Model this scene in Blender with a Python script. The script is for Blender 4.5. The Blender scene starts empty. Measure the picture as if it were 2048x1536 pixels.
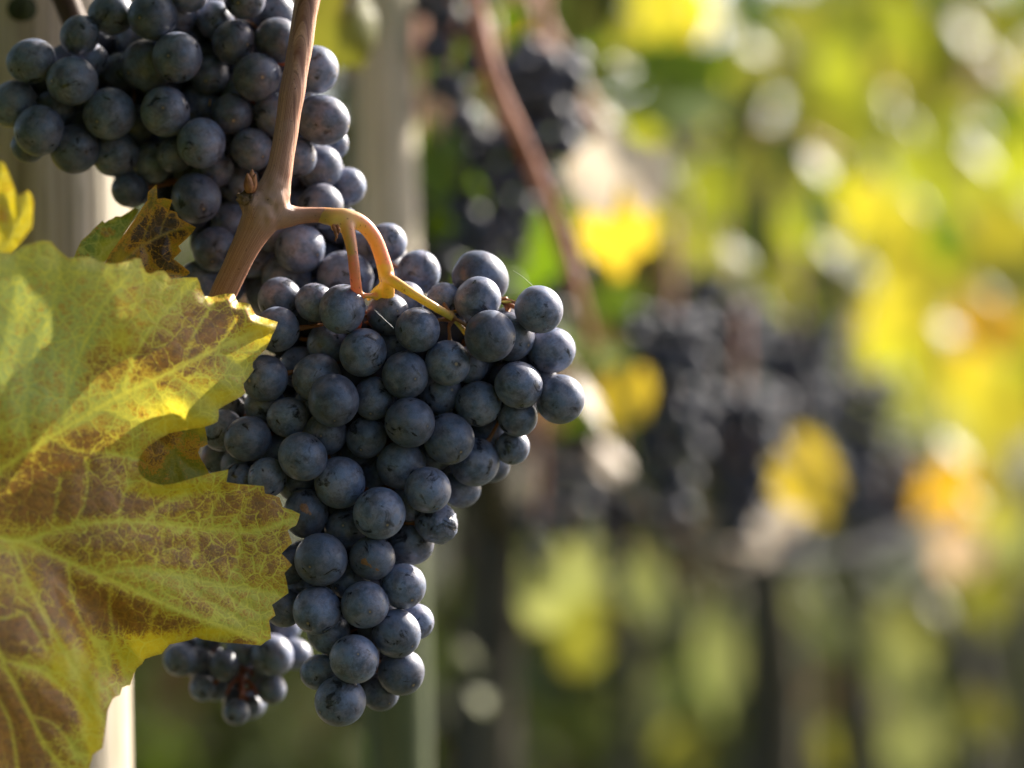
import bpy, bmesh, math, random
import numpy as np
from mathutils import Vector, Matrix, Quaternion
from mathutils.geometry import delaunay_2d_cdt

R = math.radians
rng = random.Random(7)
scene = bpy.context.scene
col = scene.collection

# ------------------------------------------------------------------ camera, light, exposure
CAMZ = 0.80                     # lens height over the ground (m)
FOC = 0.897                     # focus distance
K = 0.27 / 0.9 / 2048           # metres per photo pixel per metre of distance

def P(px, py, d):
    """point at distance d (m) along the view, seen at photo pixel px, py"""
    return Vector(((px - 1024) * K * d, d, CAMZ + (768 - py) * K * d))

cam = bpy.data.cameras.new("camera")
cam.sensor_width = 36.0
cam.lens = 120.0
cam.clip_start = 0.05
cam.clip_end = 3000
cam.dof.use_dof = True
cam.dof.focus_distance = FOC
cam.dof.aperture_fstop = 6.0
cam_o = bpy.data.objects.new("camera", cam)
cam_o.location = (0, 0, CAMZ)
cam_o.rotation_euler = (R(90), 0, 0)
col.objects.link(cam_o)
scene.camera = cam_o

SUN = Vector((0.61, 0.57, 0.55)).normalized()
sun = bpy.data.lights.new("sun", 'SUN')
sun.energy = 5.0
sun.angle = R(0.5)
sun.color = (1.0, 0.93, 0.82)
sun_o = bpy.data.objects.new("sun", sun)
sun_o.rotation_euler = SUN.to_track_quat('Z', 'Y').to_euler()
col.objects.link(sun_o)

world = bpy.data.worlds.new("World")
scene.world = world
world.use_nodes = True
wn = world.node_tree
wn.nodes.clear()
sky = wn.nodes.new('ShaderNodeTexSky')
sky.sky_type = 'NISHITA'
sky.sun_disc = False
sky.sun_elevation = math.asin(SUN.z)
sky.sun_rotation = math.atan2(SUN.x, SUN.y)
sky.air_density = 0.7
sky.dust_density = 3.0
sky.ozone_density = 0.4
bg = wn.nodes.new('ShaderNodeBackground')
bg.inputs['Strength'].default_value = 0.10
wo = wn.nodes.new('ShaderNodeOutputWorld')
wn.links.new(sky.outputs[0], bg.inputs[0])
wn.links.new(bg.outputs[0], wo.inputs[0])

scene.view_settings.view_transform = 'Standard'
scene.view_settings.look = 'None'
scene.view_settings.gamma = 1
scene.view_settings.exposure = 1.75
scene.render.engine = 'CYCLES'
scene.cycles.max_bounces = 8
scene.cycles.transparent_max_bounces = 8
scene.cycles.sample_clamp_indirect = 6
scene.cycles.use_denoising = True

# ------------------------------------------------------------------ small helpers
def tag(o, label=None, cat=None, group=None, kind=None):
    if label: o["label"] = label
    if cat: o["category"] = cat
    if group: o["group"] = group
    if kind: o["kind"] = kind
    return o

def link(name, me, mat=None, parent=None, smooth=True):
    o = bpy.data.objects.new(name, me)
    col.objects.link(o)
    if mat is not None and len(me.materials) == 0:
        me.materials.append(mat)
    if smooth and len(me.polygons):
        me.polygons.foreach_set("use_smooth", [True] * len(me.polygons))
    if parent: o.parent = parent
    return o

def empty(name, loc=(0, 0, 0)):
    o = bpy.data.objects.new(name, None)
    o.empty_display_size = 0.01
    o.location = loc
    col.objects.link(o)
    return o

def mesh(name, verts, faces):
    me = bpy.data.meshes.new(name)
    me.from_pydata([tuple(v) for v in verts], [], faces)
    me.update()
    return me

def catmull(pts, n):
    """smooth a list of numpy rows to about n samples per span"""
    pts = [np.array(p, float) for p in pts]
    out = []
    for i in range(len(pts) - 1):
        p0 = pts[max(i - 1, 0)]; p1 = pts[i]; p2 = pts[i + 1]; p3 = pts[min(i + 2, len(pts) - 1)]
        for k in range(n):
            t = k / n
            out.append(0.5 * ((2 * p1) + (p2 - p0) * t + (2 * p0 - 5 * p1 + 4 * p2 - p3) * t * t + (3 * p1 - p0 - 3 * p2 + p3) * t ** 3))
    out.append(pts[-1])
    return out

def tube_geo(pts, seg=12, n=6, wob=0.0, seed=0):
    """rows x,y,z,r -> verts, faces, along, around"""
    rows = catmull(pts, n) if n > 1 else [np.array(p, float) for p in pts]
    rr = random.Random(seed)
    V, F, al, ar = [], [], [], []
    ref = Vector((0, -1, 0.01))
    s = 0.0
    for i, row in enumerate(rows):
        a = rows[max(i - 1, 0)]; b = rows[min(i + 1, len(rows) - 1)]
        t = Vector((b - a)[:3]).normalized()
        u = (ref - t * ref.dot(t))
        if u.length < 1e-4: u = Vector((1, 0, 0)) - t * t.x
        u.normalize(); ref = u
        w = t.cross(u)
        if i: s += float(np.linalg.norm(row[:3] - rows[i - 1][:3]))
        c = Vector(row[:3]); r = max(row[3], 1e-5)
        for k in range(seg):
            an = 2 * math.pi * k / seg
            q = r * (1 + wob * rr.uniform(-1, 1))
            V.append(c + (u * math.cos(an) + w * math.sin(an)) * q)
            al.append(s); ar.append(an)
    m = len(rows)
    for i in range(m - 1):
        for k in range(seg):
            F.append((i * seg + k, i * seg + (k + 1) % seg, (i + 1) * seg + (k + 1) % seg, (i + 1) * seg + k))
    F.append(tuple(range(seg - 1, -1, -1)))
    F.append(tuple(range((m - 1) * seg, m * seg)))
    return V, F, al, ar

def join_geo(parts):
    V, F = [], []
    for v, f in parts:
        o = len(V)
        V += list(v)
        F += [tuple(i + o for i in q) for q in f]
    return V, F

def tubes_mesh(name, lists, seg=10, n=5, wob=0.0):
    V, F = join_geo([tube_geo(p, seg, n, wob, i)[:2] for i, p in enumerate(lists)])
    return mesh(name, V, F)

def remeshed(name, me, voxel, smooth=6):
    """fuse overlapping tubes into one skin"""
    o = bpy.data.objects.new("tmp", me); col.objects.link(o)
    m = o.modifiers.new("r", 'REMESH'); m.mode = 'VOXEL'; m.voxel_size = voxel
    s = o.modifiers.new("s", 'SMOOTH'); s.factor = 0.5; s.iterations = smooth
    dg = bpy.context.evaluated_depsgraph_get(); dg.update()
    new = bpy.data.meshes.new_from_object(o.evaluated_get(dg))
    new.name = name
    bpy.data.objects.remove(o)
    return new

def set_attr(me, name, vals):
    a = me.attributes.new(name, 'FLOAT', 'POINT')
    a.data.foreach_set("value", np.asarray(vals, dtype=np.float32))

def set_vec(me, name, vals):
    a = me.attributes.new(name, 'FLOAT_VECTOR', 'POINT')
    a.data.foreach_set("vector", np.asarray(vals, dtype=np.float32).ravel())

# ------------------------------------------------------------------ node helpers
class NT:
    def __init__(self, name):
        self.mat = bpy.data.materials.new(name)
        self.mat.use_nodes = True
        self.t = self.mat.node_tree
        self.t.nodes.clear()
        self.out = self.t.nodes.new('ShaderNodeOutputMaterial')
    def n(self, kind, **kw):
        nd = self.t.nodes.new(kind)
        for k, v in kw.items(): setattr(nd, k, v)
        return nd
    def set(self, sock, v):
        if isinstance(v, bpy.types.NodeSocket): self.t.links.new(v, sock)
        elif v is not None:
            if hasattr(sock, "default_value"):
                try: sock.default_value = v
                except Exception: sock.default_value = (*v, 1) if len(v) == 3 else v
    def math(self, op, a, b=None, c=None, clamp=False):
        nd = self.n('ShaderNodeMath', operation=op, use_clamp=clamp)
        for i, v in enumerate((a, b, c)):
            if v is not None: self.set(nd.inputs[i], v)
        return nd.outputs[0]
    def vmath(self, op, a, b=None):
        nd = self.n('ShaderNodeVectorMath', operation=op)
        self.set(nd.inputs[0], a)
        if b is not None: self.set(nd.inputs[1], b)
        return nd.outputs[0] if op not in ('LENGTH', 'DOT_PRODUCT', 'DISTANCE') else nd.outputs['Value']
    def noise(self, vec, scale, detail=3, rough=0.55, dist=0.0):
        nd = self.n('ShaderNodeTexNoise')
        if vec is not None: self.set(nd.inputs['Vector'], vec)
        nd.inputs['Scale'].default_value = scale
        nd.inputs['Detail'].default_value = detail
        nd.inputs['Roughness'].default_value = rough
        nd.inputs['Distortion'].default_value = dist
        return nd.outputs[0]
    def voro(self, vec, scale, feature='F1', rand=1.0, out=0):
        nd = self.n('ShaderNodeTexVoronoi', feature=feature)
        self.set(nd.inputs['Vector'], vec)
        nd.inputs['Scale'].default_value = scale
        nd.inputs['Randomness'].default_value = rand
        return nd.outputs[out]
    def remap(self, v, a, b, c=0.0, d=1.0, smooth=True):
        nd = self.n('ShaderNodeMapRange')
        if smooth: nd.interpolation_type = 'SMOOTHSTEP'
        for i, x in enumerate((v, a, b, c, d)): self.set(nd.inputs[i], x)
        return nd.outputs[0]
    def mix(self, f, a, b, blend='MIX'):
        nd = self.n('ShaderNodeMix', data_type='RGBA', blend_type=blend)
        self.set(nd.inputs[0], f)
        self.set(nd.inputs[6], (*a, 1) if isinstance(a, tuple) and len(a) == 3 else a)
        self.set(nd.inputs[7], (*b, 1) if isinstance(b, tuple) and len(b) == 3 else b)
        return nd.outputs[2]
    def attr(self, name, out=2):
        nd = self.n('ShaderNodeAttribute', attribute_name=name)
        return nd.outputs[out]
    def bump(self, h, strength, dist):
        nd = self.n('ShaderNodeBump')
        nd.inputs['Strength'].default_value = strength
        nd.inputs['Distance'].default_value = dist
        self.set(nd.inputs['Height'], h)
        return nd.outputs[0]
    def bsdf(self, color, rough, spec=0.5, normal=None, **kw):
        nd = self.n('ShaderNodeBsdfPrincipled')
        self.set(nd.inputs['Base Color'], (*color, 1) if isinstance(color, tuple) and len(color) == 3 else color)
        self.set(nd.inputs['Roughness'], rough)
        self.set(nd.inputs['Specular IOR Level'], spec)
        if normal is not None: self.set(nd.inputs['Normal'], normal)
        for k, v in kw.items(): self.set(nd.inputs[k], v)
        return nd.outputs[0]
    def leafy(self, shader, color, fac, normal=None):
        tr = self.n('ShaderNodeBsdfTranslucent')
        self.set(tr.inputs[0], color)
        if normal is not None: self.set(tr.inputs[1], normal)
        mx = self.n('ShaderNodeMixShader')
        self.set(mx.inputs[0], fac)
        self.t.links.new(shader, mx.inputs[1]); self.t.links.new(tr.outputs[0], mx.inputs[2])
        return mx.outputs[0]
    def done(self, sh):
        self.t.links.new(sh, self.out.inputs[0])
        return self.mat

# ------------------------------------------------------------------ materials
def grape_material(name, scar=None, wrinkled=False):
    m = NT(name)
    tc = m.n('ShaderNodeTexCoord').outputs['Object']
    oi = m.n('ShaderNodeObjectInfo')
    rnd = oi.outputs['Random']
    off = m.n('ShaderNodeCombineXYZ')
    m.set(off.inputs[0], m.math('MULTIPLY', rnd, 37.0)); m.set(off.inputs[1], m.math('MULTIPLY', rnd, 91.0)); m.set(off.inputs[2], m.math('MULTIPLY', rnd, 53.0))
    v = m.vmath('ADD', tc, off.outputs[0])
    big = m.noise(v, 1.3, 4, 0.6, 0.4)
    mid = m.noise(v, 4.5, 5, 0.65, 0.6)
    fine = m.noise(v, 26, 3, 0.6)
    dust = m.noise(v, 60, 2, 0.5)
    bloom = m.math('ADD', m.math('MULTIPLY', big, 0.55), m.math('MULTIPLY', mid, 0.45))
    bloom = m.remap(bloom, 0.34, 0.62, 0.34, 0.98)
    rub = m.remap(m.noise(v, 1.25, 4, 0.6, 0.8), 0.57, 0.66, 0.0, 0.85)
    bloom = m.math('MULTIPLY', bloom, m.math('SUBTRACT', 1.0, rub))
    bloom = m.math('MULTIPLY', bloom, m.remap(fine, 0.3, 0.7, 0.82, 1.12), clamp=True)
    tone = m.math('MULTIPLY', bloom, m.remap(rnd, 0.0, 1.0, 0.55, 1.10, False), clamp=True)
    hue = m.mix(m.remap(m.noise(v, 1.9, 2), 0.4, 0.62), (0.160, 0.200, 0.310), (0.235, 0.233, 0.310))
    c = m.mix(tone, (0.012, 0.011, 0.015), hue)
    # pale dust specks and dark pits
    sp = m.math('MULTIPLY', m.remap(dust, 0.67, 0.75, 0.0, 0.45), m.remap(mid, 0.45, 0.62))
    c = m.mix(sp, c, (0.36, 0.37, 0.40))
    pit = m.math('SUBTRACT', 1.0, m.remap(m.voro(v, 6.0), 0.035, 0.085))
    pit = m.math('MULTIPLY', pit, m.remap(m.noise(v, 2.7, 1), 0.5, 0.6))
    c = m.mix(pit, c, (0.008, 0.007, 0.008))
    # pistil scar at the free end
    d = m.math('MULTIPLY', m.vmath('DISTANCE', tc, (0, 0, -1.0)), m.remap(m.math('FRACT', m.math('MULTIPLY', rnd, 7.13)), 0, 1, 0.85, 1.7, False))
    c = m.mix(m.remap(d, 0.26, 0.09, 0.0, 0.6), c, (0.03, 0.028, 0.04))
    c = m.mix(m.remap(d, 0.085, 0.045), c, (0.26, 0.19, 0.11))
    rough = m.remap(bloom, 0.0, 0.9, 0.24, 0.46, False)
    h = m.math('ADD', m.math('MULTIPLY', m.noise(v, 9, 4, 0.6), 0.4), m.math('MULTIPLY', m.remap(d, 0.06, 0.02), -0.5))
    if scar:
        a, b, wd = scar
        # distance from a short stroke on the skin
        ab = Vector(b) - Vector(a)
        pa = m.vmath('SUBTRACT', tc, tuple(a))
        t = m.math('DIVIDE', m.vmath('DOT_PRODUCT', pa, tuple(ab)), ab.dot(ab), clamp=True)
        pr = m.vmath('MULTIPLY', tuple(ab), m._vec(t)) if hasattr(m, '_vec') else None
        comb = m.n('ShaderNodeCombineXYZ')
        for i in range(3): m.set(comb.inputs[i], m.math('MULTIPLY', t, ab[i]))
        ds = m.vmath('LENGTH', m.vmath('SUBTRACT', pa, comb.outputs[0]))
        wv = m.math('ADD', m.math('MULTIPLY', m.math('SUBTRACT', 1.0, t), wd), wd * 0.35)
        ds = m.math('ADD', ds, m.math('MULTIPLY', m.math('SUBTRACT', m.noise(tc, 9, 4), 0.5), 0.16))
        k = m.remap(m.math('DIVIDE', ds, wv), 1.05, 0.75)
        c = m.mix(k, c, m.mix(m.noise(tc, 14, 3), (0.10, 0.03, 0.01), (0.42, 0.20, 0.09)))
        h = m.math('ADD', h, m.math('MULTIPLY', k, 0.9))
    if wrinkled:
        w = m.noise(tc, 2.6, 4, 0.6, 1.5)
        h = m.math('ADD', h, m.math('MULTIPLY', w, 2.0))
    nb = m.bump(h, 0.10 if not wrinkled else 0.35, 0.0012)
    sh = m.bsdf(c, rough, 0.5, nb)
    pn = sh.node
    pn.inputs['Sheen Weight'].default_value = 0.06
    pn.inputs['Sheen Roughness'].default_value = 0.45
    pn.inputs['Sheen Tint'].default_value = (0.75, 0.82, 1.0, 1)
    return m.done(sh)

M_GRAPE = grape_material("grape_skin")
M_GRAPE_LINE = grape_material("grape_skin_scarred_line", scar=((-0.30, -0.88, -0.10), (0.32, -0.80, -0.52), 0.12))
M_GRAPE_SPOT = grape_material("grape_skin_scarred_patch", scar=((-0.05, -0.95, 0.25), (0.35, -0.90, -0.15), 0.14))
M_GRAPE_DRY = grape_material("grape_skin_shrivelled", wrinkled=True)

def far_grape_material():
    m = NT("grape_skin_far")
    tc = m.n('ShaderNodeTexCoord').outputs['Object']
    rnd = m.n('ShaderNodeObjectInfo').outputs['Random']
    b = m.noise(m.vmath('ADD', tc, m.vmath('SCALE', (31, 17, 45), None) if False else (0, 0, 0)), 2.0, 4)
    c = m.mix(m.remap(b, 0.3, 0.7), (0.010, 0.011, 0.018), (0.075, 0.083, 0.125))
    c = m.mix(m.math('MULTIPLY', rnd, 0.4), c, (0.02, 0.02, 0.03))
    return m.done(m.bsdf(c, 0.58, 0.35, m.bump(b, 0.1, 0.001)))
M_FAR_GRAPE = far_grape_material()

def cane_material():
    m = NT("cane_bark")
    al = m.attr("along"); ar = m.attr("around")
    cx = m.n('ShaderNodeCombineXYZ')
    m.set(cx.inputs[0], m.math('MULTIPLY', m.math('COSINE', ar), 15.0)); m.set(cx.inputs[1], m.math('MULTIPLY', m.math('SINE', ar), 15.0))
    m.set(cx.inputs[2], m.math('MULTIPLY', al, 9.0))
    st = m.noise(cx.outputs[0], 2.4, 4, 0.65, 0.2)
    st2 = m.noise(cx.outputs[0], 6.0, 2, 0.6)
    pos = m.n('ShaderNodeNewGeometry').outputs['Position']
    bl = m.noise(pos, 90, 4, 0.6, 0.5)
    sp = m.noise(pos, 1500, 2, 0.5)
    c = m.mix(m.remap(st, 0.32, 0.66), (0.26, 0.095, 0.052), (0.66, 0.345, 0.215))
    c = m.mix(m.remap(st2, 0.50, 0.62, 0, 0.6), c, (0.13, 0.05, 0.028))
    c = m.mix(m.remap(bl, 0.50, 0.68, 0, 0.35), c, (0.46, 0.27, 0.20))
    nd = m.attr("node")
    c = m.mix(m.math('MULTIPLY', nd, m.remap(bl, 0.35, 0.55)), c, (0.44, 0.26, 0.18))
    c = m.mix(m.math('MULTIPLY', m.attr("scar"), m.remap(m.noise(pos, 420, 4), 0.36, 0.52)), c, (0.045, 0.032, 0.02))
    c = m.mix(m.remap(sp, 0.66, 0.74, 0, 0.7), c, (0.07, 0.03, 0.02))
    h = m.math('ADD', m.math('MULTIPLY', st, 1.0), m.math('MULTIPLY', sp, 0.3))
    return m.done(m.bsdf(c, 0.50, 0.4, m.bump(h, 0.42, 0.0006)))
M_CANE = cane_material()

def stem_material():
    m = NT("green_stem")
    pos = m.n('ShaderNodeNewGeometry').outputs['Position']
    red = m.attr("blush")
    n1 = m.noise(pos, 160, 4, 0.6)
    c = m.mix(m.remap(n1, 0.35, 0.65), (0.56, 0.50, 0.07), (0.72, 0.58, 0.09))
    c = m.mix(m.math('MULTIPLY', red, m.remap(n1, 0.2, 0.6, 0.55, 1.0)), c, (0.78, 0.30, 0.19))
    c = m.mix(m.attr("green"), c, (0.52, 0.56, 0.22))
    c = m.mix(m.remap(m.noise(pos, 900, 3), 0.62, 0.72, 0, 0.7), c, (0.20, 0.09, 0.05))
    c = m.mix(m.attr("thin"), c, (0.26, 0.07, 0.035))
    sh = m.bsdf(c, 0.38, 0.5, m.bump(n1, 0.25, 0.0004))
    return m.done(m.leafy(sh, c, 0.32))
M_STEM = stem_material()

def simple_bark(name, dark, light, scale, zs=0.15, rough=0.85, bump=0.6, bd=0.004):
    m = NT(name)
    tc = m.n('ShaderNodeTexCoord').outputs['Object']
    mp = m.n('ShaderNodeMapping'); mp.inputs['Scale'].default_value = (1, 1, zs)
    m.set(mp.inputs['Vector'], tc)
    a = m.noise(mp.outputs[0], scale, 5, 0.65, 0.6)
    b = m.noise(tc, scale * 0.25, 3)
    c = m.mix(m.remap(a, 0.3, 0.68), dark, light)
    c = m.mix(m.remap(b, 0.5, 0.7, 0, 0.5), c, tuple(x * 0.5 for x in dark))
    return m.done(m.bsdf(c, rough, 0.25, m.bump(a, bump, bd)))
M_BARK = simple_bark("vine_bark", (0.028, 0.024, 0.014), (0.10, 0.085, 0.05), 60)
M_CANE_FAR = simple_bark("far_cane_bark", (0.40, 0.18, 0.12), (0.66, 0.38, 0.28), 90, 0.1, 0.5, 0.3, 0.001)
M_CANE_RED = simple_bark("red_cane_bark", (0.26, 0.10, 0.065), (0.46, 0.22, 0.155), 90, 0.1, 0.5, 0.3, 0.001)
M_CANE_DARK = simple_bark("dark_cane_bark", (0.035, 0.02, 0.012), (0.11, 0.06, 0.035), 90, 0.1, 0.6, 0.3, 0.001)

def post_material(name, a, b, moss, low=False):
    m = NT(name)
    tc = m.n('ShaderNodeTexCoord').outputs['Object']
    mp = m.n('ShaderNodeMapping'); mp.inputs['Scale'].default_value = (1, 1, 0.02)
    m.set(mp.inputs['Vector'], tc)
    g = m.noise(mp.outputs[0], 170, 5, 0.6, 0.2)
    g2 = m.noise(mp.outputs[0], 620, 3, 0.6)
    c = m.mix(m.remap(g, 0.3, 0.7), a, b)
    c = m.mix(m.remap(g2, 0.54, 0.66, 0, 0.5), c, tuple(x * 0.55 for x in a))
    c = m.mix(m.remap(m.noise(tc, 14, 3), 0.48, 0.62, 0, moss), c, (0.19, 0.21, 0.10))
    if low:   # darker green towards the lower half
        zz = m.n('ShaderNodeSeparateXYZ'); m.set(zz.inputs[0], m.n('ShaderNodeNewGeometry').outputs['Position'])
        k = m.remap(m.math('ADD', zz.outputs[2], m.math('MULTIPLY', m.noise(tc, 30, 4), 0.06)), CAMZ + 0.05, CAMZ - 0.05)
        c = m.mix(m.math('MULTIPLY', k, 1.0), c, m.mix(m.noise(tc, 80, 4), (0.025, 0.04, 0.012), (0.085, 0.10, 0.035)))
    return m.done(m.bsdf(c, 0.7, 0.3, m.bump(g, 0.5, 0.0015)))
M_POST = post_material("weathered_post_wood", (0.36, 0.28, 0.20), (0.62, 0.52, 0.42), 0.3)
M_STAKE = post_material("weathered_stake_wood", (0.33, 0.28, 0.20), (0.54, 0.47, 0.36), 0.4, True)

def far_leaf_material(name, use_attr):
    m = NT(name)
    if use_attr:
        nd = m.n('ShaderNodeAttribute', attribute_name="tint"); c0 = nd.outputs[0]
    else:
        c0 = m.n('ShaderNodeObjectInfo').outputs['Color']
    tc = m.n('ShaderNodeTexCoord').outputs['Object']
    sc = 60 if use_attr else 2.0
    n1 = m.noise(tc, sc, 4, 0.6, 0.3)
    c = m.mix(m.remap(n1, 0.42, 0.70, 0, 0.45), c0, m.mix(0.5, c0, (0.22, 0.12, 0.03)))
    c = m.mix(m.math('MULTIPLY', m.remap(n1, 0.30, 0.18), 0.35), c, (0.30, 0.34, 0.04))
    sh = m.bsdf(c, 0.48 if not use_attr else 0.6, 0.5 if not use_attr else 0.2, m.bump(n1, 0.3, 0.004))
    return m.done(m.leafy(sh, c, 0.52))
M_LEAF_FAR = far_leaf_material("far_leaf", False)
M_LEAF_MASS = far_leaf_material("foliage_leaf", True)

def near_leaf_material(name, green, yellow, brown, trans, veincol, brown_gain=1.0, spec=0.5, rough=0.42, lg=1.0, tgain=0.0):
    m = NT(name)
    uv = m.attr("leafuv", 1)
    vein = m.attr("vein"); halo = m.attr("halo"); br = m.attr("brown"); yl = m.attr("yellow"); ed = m.attr("rim")
    w = m.noise(uv, 5.0, 3, 0.6)
    cell = m.voro(m.vmath('ADD', uv, m.vmath('MULTIPLY', m.n('ShaderNodeTexNoise').outputs[1] if False else uv, (0.0, 0.0, 0.0))), 3.0, 'DISTANCE_TO_EDGE')
    warp = m.n('ShaderNodeTexNoise'); m.set(warp.inputs['Vector'], uv); warp.inputs['Scale'].default_value = 3.0; warp.inputs['Detail'].default_value = 2
    wuv = m.vmath('ADD', uv, m.vmath('MULTIPLY', warp.outputs[1], (0.22, 0.22, 0.22)))
    e1 = m.voro(wuv, 2.6, 'DISTANCE_TO_EDGE')
    e2 = m.voro(wuv, 7.5, 'DISTANCE_TO_EDGE')
    e3 = m.voro(wuv, 17, 'DISTANCE_TO_EDGE')
    l1 = m.remap(e1, 0.045, 0.009); l2 = m.remap(e2, 0.065, 0.014); l3 = m.remap(e3, 0.16, 0.03)
    mott = m.noise(uv, 1.4, 5, 0.65, 0.5)
    fine = m.noise(uv, 22, 4, 0.65)
    c = m.mix(m.remap(m.math('ADD', m.math('MULTIPLY', mott, 0.6), m.math('MULTIPLY', yl, 0.7)), 0.30, 0.72), green, yellow)
    c = m.mix(m.remap(w, 0.45, 0.75, 0, 0.35), c, tuple(0.6 * x for x in yellow))
    c = m.mix(m.math('MULTIPLY', m.attr('pale'), m.remap(mott, 0.3, 0.6, 0.55, 0.9)), c, (0.44, 0.54, 0.15))
    # brown turns up between the veins
    bm = m.math('ADD', m.math('MULTIPLY', br, 0.80), m.math('MULTIPLY', m.math('SUBTRACT', m.noise(uv, 3.6, 6, 0.72, 0.5), 0.5), 1.5))
    bm = m.math('SUBTRACT', bm, m.math('MULTIPLY', halo, 0.26))
    bm = m.math('SUBTRACT', bm, m.math('MULTIPLY', l1, 0.20))
    bm = m.math('SUBTRACT', bm, m.math('MULTIPLY', l2, 0.12))
    bm = m.math('SUBTRACT', bm, m.math('MULTIPLY', l3, 0.07))
    bm = m.math('ADD', bm, m.math('MULTIPLY', m.math('SUBTRACT', fine, 0.5), 1.25))
    k = m.math('MULTIPLY', m.remap(bm, 0.20, 0.60), brown_gain, clamp=True)
    bc = m.mix(m.remap(m.noise(uv, 6.5, 4, 0.6), 0.35, 0.65), brown, tuple(x * y for x, y in zip(brown, (1.7, 1.5, 1.1))))
    orange = (0.64, 0.28, 0.02)
    c = m.mix(m.remap(bm, 0.0, 0.26, 0.0, 0.70), c, orange)
    c = m.mix(k, c, bc)
    lines = m.math('MAXIMUM', m.math('MULTIPLY', l1, 0.65 * lg), m.math('MULTIPLY', l2, 0.5 * lg))
    lines = m.math('MAXIMUM', lines, m.math('MULTIPLY', l3, 0.18 * lg))
    c = m.mix(lines, c, m.mix(k, veincol, (0.52, 0.27, 0.04)))
    c = m.mix(m.math('MULTIPLY', vein, 0.85), c, veincol)
    c = m.mix(m.math('MULTIPLY', ed, m.remap(fine, 0.35, 0.6)), c, (0.62, 0.30, 0.02))
    puff = m.math('SUBTRACT', m.math('ADD', m.remap(e1, 0.0, 0.25), m.math('MULTIPLY', m.remap(e2, 0.0, 0.2), 0.35)), m.math('MULTIPLY', vein, 0.0))
    nb = m.bump(m.math('ADD', puff, m.math('MULTIPLY', fine, 0.15)), 0.13, 0.0008)
    sh = m.bsdf(c, rough, spec, nb)
    tf = m.math('ADD', m.math('MULTIPLY', yl, tgain), trans, clamp=True)
    tf = m.math('MULTIPLY', tf, m.math('SUBTRACT', 1.0, m.math('MULTIPLY', k, 0.6)))
    return m.done(m.leafy(sh, c, tf, nb))

# ------------------------------------------------------------------ setting: ground, hills
def ground_material():
    m = NT("vineyard_grass")
    pos = m.n('ShaderNodeNewGeometry').outputs['Position']
    a = m.noise(pos, 1.1, 5, 0.6); b = m.noise(pos, 9, 5, 0.7); c2 = m.noise(pos, 60, 3, 0.6)
    c = m.mix(m.remap(a, 0.35, 0.65), (0.018, 0.020, 0.007), (0.045, 0.05, 0.014))
    c = m.mix(m.remap(b, 0.52, 0.66, 0, 0.75), c, (0.085, 0.085, 0.025))
    c = m.mix(m.remap(b, 0.46, 0.34, 0, 0.8), c, (0.022, 0.016, 0.010))
    c = m.mix(m.remap(c2, 0.55, 0.7, 0, 0.3), c, (0.08, 0.075, 0.03))
    return m.done(m.bsdf(c, 0.85, 0.2, m.bump(b, 0.8, 0.06)))
gv, gf = [], []
N = 60
for j in range(N + 1):
    for i in range(N + 1):
        u = (i / N * 2 - 1); v = (j / N * 2 - 1)
        x = 900 * math.copysign(abs(u) ** 3, u); y = 900 * math.copysign(abs(v) ** 3, v)
        r = math.hypot(x, y)
        gv.append((x, y, 0.02 * math.sin(x * 1.7) * math.sin(y * 1.3) if r < 40 else 0))
for j in range(N):
    for i in range(N):
        a = j * (N + 1) + i
        gf.append((a, a + 1, a + N + 2, a + N + 1))
tag(link("ground", mesh("ground", gv, gf), ground_material()), kind="structure")

def hill_material():
    m = NT("wooded_hillside")
    pos = m.n('ShaderNodeNewGeometry').outputs['Position']
    a = m.noise(pos, 0.05, 6, 0.65); b = m.noise(pos, 0.3, 4)
    c = m.mix(m.remap(a, 0.35, 0.65), (0.03, 0.045, 0.02), (0.09, 0.10, 0.035))
    c = m.mix(m.remap(b, 0.5, 0.7, 0, 0.6), c, (0.15, 0.13, 0.05))
    return m.done(m.bsdf(c, 0.9, 0.1))
hv, hf = [], []
NX, NY = 60, 12
for j in range(NY + 1):
    for i in range(NX + 1):
        x = -700 + 1400 * i / NX
        y = 170 + 330 * j / NY
        top = 24 + 6 * math.sin(x * 0.009 + 1) + 6 * math.sin(x * 0.031) - 0.05 * x
        z = max(top, 10) * math.sin(math.pi * min(1, (j / NY) * 1.05) * 0.5) - 0.5
        hv.append((x, y, z + (3 * math.sin(x * 0.05 + y * 0.03) if j else 0)))
for j in range(NY):
    for i in range(NX):
        a = j * (NX + 1) + i
        hf.append((a, a + 1, a + NX + 2, a + NX + 1))
tag(link("hills", mesh("hills", hv, hf), hill_material()), kind="structure")

# ------------------------------------------------------------------ wooden posts
def post(name, px_top, px_bot, wpx, d, mat, label, square=False):
    a = P(px_top, -400, d); b = P(px_bot, 1900, d)
    t = (a - b).normalized()
    top = a + t * 0.75
    base = b + t * (-b.z / t.z - 0.02)
    r = wpx * K * d / 2
    rows = []
    n = 40
    for i in range(n + 1):
        p = base.lerp(top, i / n)
        rows.append((p.x - base.x, p.y - base.y, p.z - base.z, r * (1 + 0.02 * math.sin(i * 1.7) + 0.015 * math.sin(i * 4.1))))
    if square:
        V, F, _, _ = tube_geo(rows, 4, 1)
    else:
        V, F, _, _ = tube_geo(rows, 28, 1)
    me = mesh(name, V, F)
    if square:
        bm = bmesh.new(); bm.from_mesh(me)
        bmesh.ops.bevel(bm, geom=[e for e in bm.edges if abs((e.verts[0].co - e.verts[1].co).normalized().z) > 0.8], offset=r * 0.25, segments=3, affect='EDGES')
        bm.to_mesh(me); bm.free()
    o = link(name, me, mat, smooth=not square)
    o.location = base
    return tag(o, label, "post")
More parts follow.
